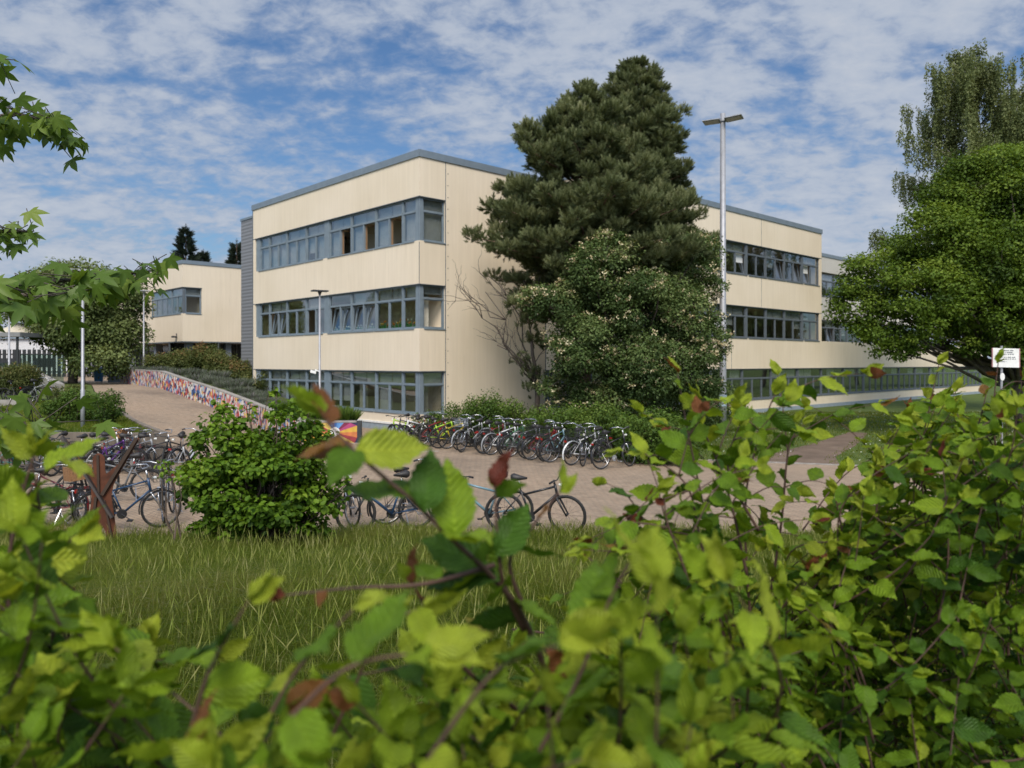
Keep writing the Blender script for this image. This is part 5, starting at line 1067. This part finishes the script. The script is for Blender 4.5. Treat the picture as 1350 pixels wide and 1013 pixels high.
zz = np.array([bank(a, b) for a, b in zip(x, y)]); hh = g.uniform(.28, .5, n); tpl = (np.array([(-.002, 0, 0), (.002, 0, 0), (.0015, .75, .0), (-.0015, .75, 0), (.0075, .82, 0), (-.0075, .82, 0), (0, 1.05, .05)]), np.array([(0, 1, 2), (0, 2, 3), (3, 2, 4), (3, 4, 5), (5, 4, 6)]), None)
o = stamp('grass_seed_heads', tpl, np.stack([x, y, zz], 1), np.stack([g.normal(size=n) * .38, g.normal(size=n) * .38, np.ones(n)], 1), np.tile((0, -1., 0), (n, 1)), hh, g.uniform(.55, .95, n), M_GRASS); o['kind'] = 'stuff'
def lawn(g, n):
    y = g.uniform(21.5, 46, n); x = g.uniform(5, 40, n); c = Rv; d = (np.stack([x, y], 1) - np.array(p2.xy)) @ np.array(NR.xy)
    px_ = np.interp(y, (21.4, 24.5, 28, 32.5), (7.9, 9.3, 11.6, 14.5)); k = (d > .1) & ((x > 15.8) | (y > 23.3 - (x - 5.9) * .35)) & (x / y < .72) & ~((np.abs(x - px_) < np.interp(y, (21, 26, 33), (1.2, .9, .45)) * g.uniform(.6, 1.15, n)) & (y < 32.6)); return x[k], y[k]
ground_fn = lambda a, b: -.03
blades('lawn_grass', 60000, lawn, .10, .006, 302)
def terr(g, n):
    k = g.uniform(0, 1, n); i = np.minimum((k * 4).astype(int), 3); f = k * 4 - i; T_ = np.array(TERR); e = T_[i] * (1 - f[:, None]) + T_[i + 1] * f[:, None]; return e[:, 0] - .1 - g.uniform(0, 1, n) ** 1.3 * 14, e[:, 1]
ground_fn = lambda a, b: np.interp(b, [t[1] for t in TERR], [t[2] for t in TERR])
blades('terrace_grass', 26000, terr, .16, .007, 303)
g = np.random.default_rng(12); n = 420; x, y = lawn(g, n * 3); P = np.stack([x, y, np.full(len(x), .05)], 1)
o = stamp('daisies', T_DIAMOND, P, rand_dirs(len(P), g) * (1, 1, .2), np.tile((0, -.4, 1.), (len(P), 1)), .055, 1., leaf_mat('daisy_petals', [(0, (.6, .6, .55)), (1, (.7, .7, .62))], .1)); o['kind'] = 'stuff'
# ------------------------------------------------------------------ near hornbeam hedge
class Spray:
    def __init__(s, seed): s.g = np.random.default_rng(seed); s.P = []; s.A = []; s.Nn = []; s.S = []; s.T = []; s.mb = MB()
    def leaf(s, p, a, n, size, tint): s.P.append(p); s.A.append(a); s.Nn.append(n); s.S.append(size); s.T.append(tint)
    def shoot(s, pts, leaf=.062, step=.036, tint=.5, red=.0, r=.0032, start=.08, side=None, grow=.72, twigs=0):
        g = s.g; pts = [np.asarray(p, float) for p in pts]
        # smooth polyline
        n = max(8, 5 * len(pts)); tt = np.linspace(0, len(pts) - 1, n); Q = []
        for t in tt:
            i = min(int(t), len(pts) - 2); f = t - i; p0, p1, p2_, p3_ = pts[max(i-1, 0)], pts[i], pts[i+1], pts[min(i+2, len(pts)-1)]
            Q.append(.5 * (2*p1 + (p2_-p0)*f + (2*p0-5*p1+4*p2_-p3_)*f*f + (3*p1-p0-3*p2_+p3_)*f**3))
        Q = np.array(Q); seg = np.linalg.norm(np.diff(Q, axis=0), axis=1); cum = np.concatenate([[0], np.cumsum(seg)]); Ltot = cum[-1]
        s.mb.tube([Vector(q) for q in Q], list(np.linspace(r, r * .3, n)), 6)
        d = start * Ltot; sgn = 1
        while d < Ltot:
            f = d / Ltot; p = np.array([np.interp(d, cum, Q[:, k]) for k in range(3)]); q = np.array([np.interp(min(d + .01, Ltot), cum, Q[:, k]) for k in range(3)]); b = np.array([np.interp(max(d - .01, 0), cum, Q[:, k]) for k in range(3)]); t = unit(q - b)
            lat = side if side is not None else unit(np.cross(t, np.array((0, 0, 1.)) + g.normal(size=3) * .35 + 1e-6)); up = unit(np.cross(lat, t)); up = up if up[2] > -.2 else -up
            a = unit(t * g.uniform(.25, .7) + lat * sgn + g.normal(size=3) * .22 + np.array((0, 0, -.12))); nn = unit(up * .8 + np.array((0, -.25, .55)) + g.normal(size=3) * .3)
            young = max(0, (f - grow) / (1 - grow)) if grow < 1 else 0
            ti = np.clip(tint + g.normal() * .16 + .12 * young - .05, 0, .86); sz = leaf * g.uniform(.75, 1.12) * (1 - .45 * young) * (.7 + .3 * min(1, f * 4))
            if young > .45 and g.uniform() < red: ti = g.uniform(.9, 1.); sz *= .66
            s.leaf(p, a, nn, sz, ti); sgn = -sgn; d += step * g.uniform(.8, 1.25) * (1 - .4 * young)
        for i in range(twigs):
            k0 = int(n * (.25 + .6 * (i + g.uniform(0, .8)) / max(1, twigs))); k0 = min(k0, n - 2); t0 = unit(Q[k0 + 1] - Q[k0]); sd = unit(np.cross(t0, (0, -1., .25))) * (1 if i % 2 else -1); L0 = g.uniform(.09, .2); e0 = unit(sd * .8 + t0 * .5 + g.normal(size=3) * .25)
            s.shoot([Q[k0], Q[k0] + e0 * L0 * .5 + (0, 0, .01), Q[k0] + e0 * L0 + (0, 0, -.01)], leaf * .92, step, tint, red, r * .5, .12, None, grow)
        t = unit(Q[-1] - Q[-2]); k = 2
        for i in range(k): s.leaf(Q[-1], unit(t + g.normal(size=3) * .3), unit(g.normal(size=3) + (0, -.4, .5)), leaf * g.uniform(.45, .75), g.uniform(.9, 1.) if g.uniform() < red else min(.86, tint + .2))
    def done(s, name, label, loc, group=None, cat='hedge plant'):
        t = tag(empty(name, loc), label, cat, group)
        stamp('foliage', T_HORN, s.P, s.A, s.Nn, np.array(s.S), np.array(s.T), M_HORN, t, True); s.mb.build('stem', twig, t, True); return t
HEDGE = 'hornbeam plants of the near hedge'
A3 = lambda px, py, d: np.array(at(px, py, d))
def prof(px, tab): return float(np.interp(px, *zip(*tab)))
TOPS = [(-80, 640), (0, 625), (45, 650), (75, 760), (120, 800), (185, 850), (230, 860), (300, 885), (420, 850), (520, 835), (600, 830), (680, 800), (760, 800), (820, 765), (860, 700), (930, 680), (1000, 690), (1060, 715), (1110, 710), (1160, 590), (1205, 515), (1240, 495), (1280, 530), (1320, 520), (1400, 515)]
def mass(sp, px0, px1, n, d0, d1, leaf, ybot, tint=(.3, .62), red=.25, lift=0, deep=None):
    g = sp.g
    for i in range(n):
        px = g.uniform(px0, px1); d = g.uniform(d0, d1); top = prof(px, TOPS) + lift; py = top + (ybot - top) * g.uniform(0, 1) ** 1.15 + g.uniform(0, 14)
        tip = A3(px, py, d); ln = g.uniform(.16, .32); dirn = unit(np.array((g.normal() * .5, g.normal() * .35 - .15, .75)))
        base_ = tip - dirn * ln + np.array((g.normal() * .05, .05, -.05)); mid = (tip + base_) / 2 + g.normal(size=3) * .03
        dep = (py - top) / max(1, ybot - top); ti = g.uniform(*tint) - .16 * dep * (0 if deep is None else deep)  # deeper leaves tinted darker: shade inside the hedge put into leaf colour
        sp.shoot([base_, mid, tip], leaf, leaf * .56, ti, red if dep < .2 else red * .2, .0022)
# right-hand plants
sp = Spray(401)
for pts, d in [([(985, 1000), (975, 860), (935, 700), (908, 575), (893, 492)], 1.35), ([(960, 860), (925, 720), (905, 640), (850, 598)], 1.3), ([(1000, 900), (985, 760), (985, 640), (1012, 545), (1022, 520)], 1.5), ([(985, 760), (960, 650), (925, 560)], 1.4), ([(1010, 820), (1030, 690), (1040, 590), (1060, 560)], 1.6), ([(940, 900), (905, 760), (880, 690), (876, 655)], 1.2), ([(1000, 700), (960, 620), (975, 560)], 1.45), ([(930, 760), (880, 700), (845, 690)], 1.3), ([(880, 900), (850, 800), (775, 735)], 1.25)]:
    sp.shoot([A3(x, y, d) for x, y in pts], .064, .038, .64, .14, .0032, .15, twigs=4)
mass(sp, 850, 1080, 95, 1.1, 1.7, .062, 1010, (.48, .76), .1, 30, .4)
sp.done('hornbeam_shrub', 'hornbeam plant with the tall upright sprig just left of the lamp post foot', base(at(985, 1013, 1.4), 1.2), HEDGE)
sp = Spray(402)
for pts, d in [([(1180, 1000), (1190, 800), (1205, 640), (1238, 480)], 1.75), ([(1170, 900), (1250, 700), (1290, 560), (1300, 520)], 1.8), ([(1120, 900), (1150, 720), (1165, 600), (1190, 560)], 1.7), ([(1120, 780), (1110, 700), (1100, 650)], 1.5), ([(1240, 760), (1215, 620), (1200, 540)], 1.9)]:
    sp.shoot([A3(x, y, d) for x, y in pts], .064, .036, .7, .14, .0032, .15, twigs=4)
mass(sp, 1060, 1270, 210, 1.25, 2.1, .062, 1010, (.5, .78), .08, 0, .7)
sp.done('hornbeam_shrub', 'dense bright hornbeam plant rising highest at the right', base(at(1190, 1013, 1.7), 1.2), HEDGE)
sp = Spray(403)
for pts, d in [([(1330, 900), (1325, 700), (1310, 560), (1316, 478)], 1.7), ([(1350, 900), (1350, 650), (1346, 500)], 1.9), ([(1300, 800), (1290, 640), (1262, 545)], 1.6)]:
    sp.shoot([A3(x, y, d) for x, y in pts], .062, .036, .58, .14, .0032, .15, twigs=4)
mass(sp, 1240, 1420, 170, 1.2, 2.3, .06, 1010, (.34, .68), .1, 10, .8)
sp.done('hornbeam_shrub', 'dark leafy hornbeam plant at the right edge below the notice sign', base(at(1340, 1013, 1.8), 1.2), HEDGE)
# centre plants
sp = Spray(404)
S1 = [(735, 1010, .95), (722, 900, .9), (690, 815, .85), (650, 762, .8), (600, 715, .75), (545, 662, .72), (470, 598, .70), (425, 548, .70)]
sp.shoot([A3(*p) for p in S1], .074, .062, .56, .0, .0042, .1, grow=.86)
for (px, py, d, ax, ay, ln, ti, n_) in [(470, 598, .7, 60, -8, .070, .86, (0, -1, .5)), (560, 672, .72, 5, -45, .062, .25, (.3, -.9, .4)), (600, 705, .74, -6, -58, .078, .66, (.2, -1, .35)), (545, 660, .72, -70, -22, .075, .42, (0, -.3, 1)), (465, 596, .70, -50, -2, .05, .93, (0, -.5, 1)), (432, 560, .70, -8, -28, .05, .95, (.8, -.6, .2)), (452, 588, .69, -45, 4, .055, .92, (0, -.4, 1)), (655, 765, .8, -75, 0, .08, .2, (0, -.5, .9)), (640, 745, .8, -70, -30, .078, .35, (0, -.8, .6)), (655, 730, .8, 30, -40, .065, .3, (.3, -.9, .3))]:
    a = A3(px + ax, py + ay, d) - A3(px, py, d); a[1] += .01; sp.leaf(A3(px, py, d), unit(a), unit(np.array(n_, float)), ln, ti)
sp.shoot([A3(690, 830, .86), A3(664, 770, .82), A3(655, 700, .8), A3(652, 642, .8)], .066, .05, .5, .5, .0035, .1, grow=.7)
sp.shoot([A3(690, 800, .84), A3(672, 740, .82), A3(705, 690, .82), A3(738, 648, .82)], .055, .045, .62, .6, .003, .2, grow=.6)
sp.shoot([A3(652, 745, .8), A3(560, 770, .76), A3(470, 775, .74), A3(375, 785, .72)], .05, .09, .9, .9, .0028, .3, grow=.5)
sp.shoot([A3(700, 950, .9), A3(600, 870, .8), A3(560, 800, .8), A3(545, 770, .8)], .06, .06, .6, .5, .003, .2)
mass(sp, 520, 850, 60, .62, 1.1, .07, 1060, (.4, .74), .12, 25)
sp.done('hornbeam_shrub', 'near hornbeam plant whose long shoot leans left to a reddish tip before the paving', base(at(720, 1013, .9), 1.2), HEDGE)
sp = Spray(405)
for pts, d in [([(240, 1010), (270, 900), (305, 830), (330, 790)], .62), ([(330, 1000), (380, 900), (440, 830), (470, 800)], .6), ([(420, 1010), (470, 900), (500, 830), (560, 800)], .7), ([(380, 950), (460, 880), (560, 860)], .52), ([(560, 1010), (600, 950), (660, 880), (740, 850)], .5), ([(700, 1010), (760, 900), (800, 800), (830, 740)], .62)]:
    sp.shoot([A3(x, y, d) for x, y in pts], .064, .045, .66, 0, .0022, .05)
mass(sp, 180, 640, 17, .5, .85, .066, 1060, (.45, .74), .12, 65); mass(sp, 640, 980, 40, .5, .9, .064, 1060, (.5, .8), .04, 60)
sp.done('hornbeam_shrub', 'nearest blurred hornbeam plant along the bottom middle of the view', base(at(500, 1013, .65), 1.2), HEDGE)
# left plants
sp = Spray(406)
for pts, d in [([(60, 1010), (70, 850), (60, 720), (40, 600)], .95), ([(100, 1000), (120, 850), (95, 850), (88, 810)], 1.0), ([(20, 900), (10, 760), (28, 660), (45, 600)], .9), ([(110, 1000), (150, 910), (185, 850)], .95)]:
    sp.shoot([A3(x, y, d) for x, y in pts], .078, .048, .68, .06, .0032, .1, twigs=3)
mass(sp, -80, 170, 46, .65, 1.2, .078, 1040, (.42, .74), .03, 10, .4)
sp.done('hornbeam_shrub', 'hornbeam plant at the lower left in front of the bicycles', base(at(60, 1013, 1.), 1.2), HEDGE)
# lower back plants that close the hedge, inner shade put into darker tints
sp = Spray(407); mass(sp, 800, 1420, 170, 1.9, 3.0, .064, 1013, (.2, .55), .02, 95); sp.done('hornbeam_shrub', 'shaded back hornbeam plant low behind the right hand ones', base(at(1100, 1013, 2.4), 1.2), HEDGE)

# ------------------------------------------------------------------ sweetgum branches at the left
sp = Spray(420); tx, ty = -4.6, 3.6; st = MB(); gr = random.Random(3)
limbs(st, (tx, ty, 1.0), (tx + .1, ty + .1, 6.5), .13, .05, gr, 6, .03)
def gum(start_z, pts, n, spread, leaf=.115, tint=.5):
    g = sp.g; P = [np.array((tx, ty, start_z))] + [A3(*p) for p in pts]; st.tube([Vector(p) for p in P], list(np.linspace(.022, .003, len(P))), 6)
    seg = np.array(P[1:]); 
    for i in range(n):
        t = g.uniform(0, len(seg) - 1.001); k = int(t); f = t - k; p = seg[k] * (1 - f) + seg[k + 1] * f; o = g.normal(size=3) * spread; q = p + o
        st.tube([Vector(p), Vector(q)], .0022, 4); a = unit(np.array((g.normal() * .6 + .2, g.normal() * .6 - .1, -.75 + g.normal() * .35))); sp.leaf(q, a, unit(g.normal(size=3) * .5 + (0, -.7, .75)), leaf * g.uniform(.7, 1.15), np.clip(tint + g.normal() * .18, 0, 1))
gum(4.2, [(-60, 170, 3.6), (20, 150, 3.6), (60, 160, 3.7), (90, 165, 3.7)], 70, (.05, .12, .04), .088)
gum(4.5, [(-60, 70, 3.5), (-10, 75, 3.5), (0, 80, 3.5)], 10, (.02, .1, .05), .1)
gum(3.6, [(-60, 320, 3.5), (0, 305, 3.5), (45, 305, 3.6)], 36, (.035, .10, .04), .085)
gum(3.3, [(-80, 395, 3.4), (0, 380, 3.4), (80, 370, 3.6), (150, 365, 3.7), (210, 355, 3.8)], 85, (.05, .14, .045), .098)
gum(3.1, [(-60, 400, 3.3), (0, 392, 3.3), (70, 386, 3.4), (110, 384, 3.4)], 40, (.07, .14, .045), .098)
gum(2.7, [(-60, 560, 3.1), (0, 555, 3.1), (40, 560, 3.2), (60, 555, 3.2)], 40, (.06, .12, .055), .095)
t = tag(empty('sweetgum_tree', (tx, ty, 1.1)), 'sweetgum tree whose star-leaved branches reach in from the left', 'tree')
stamp('foliage', T_STAR, sp.P, sp.A, sp.Nn, np.array(sp.S), np.array(sp.T), M_GUM, t, False); st.build('trunk', bark, t, True)
setup_light()
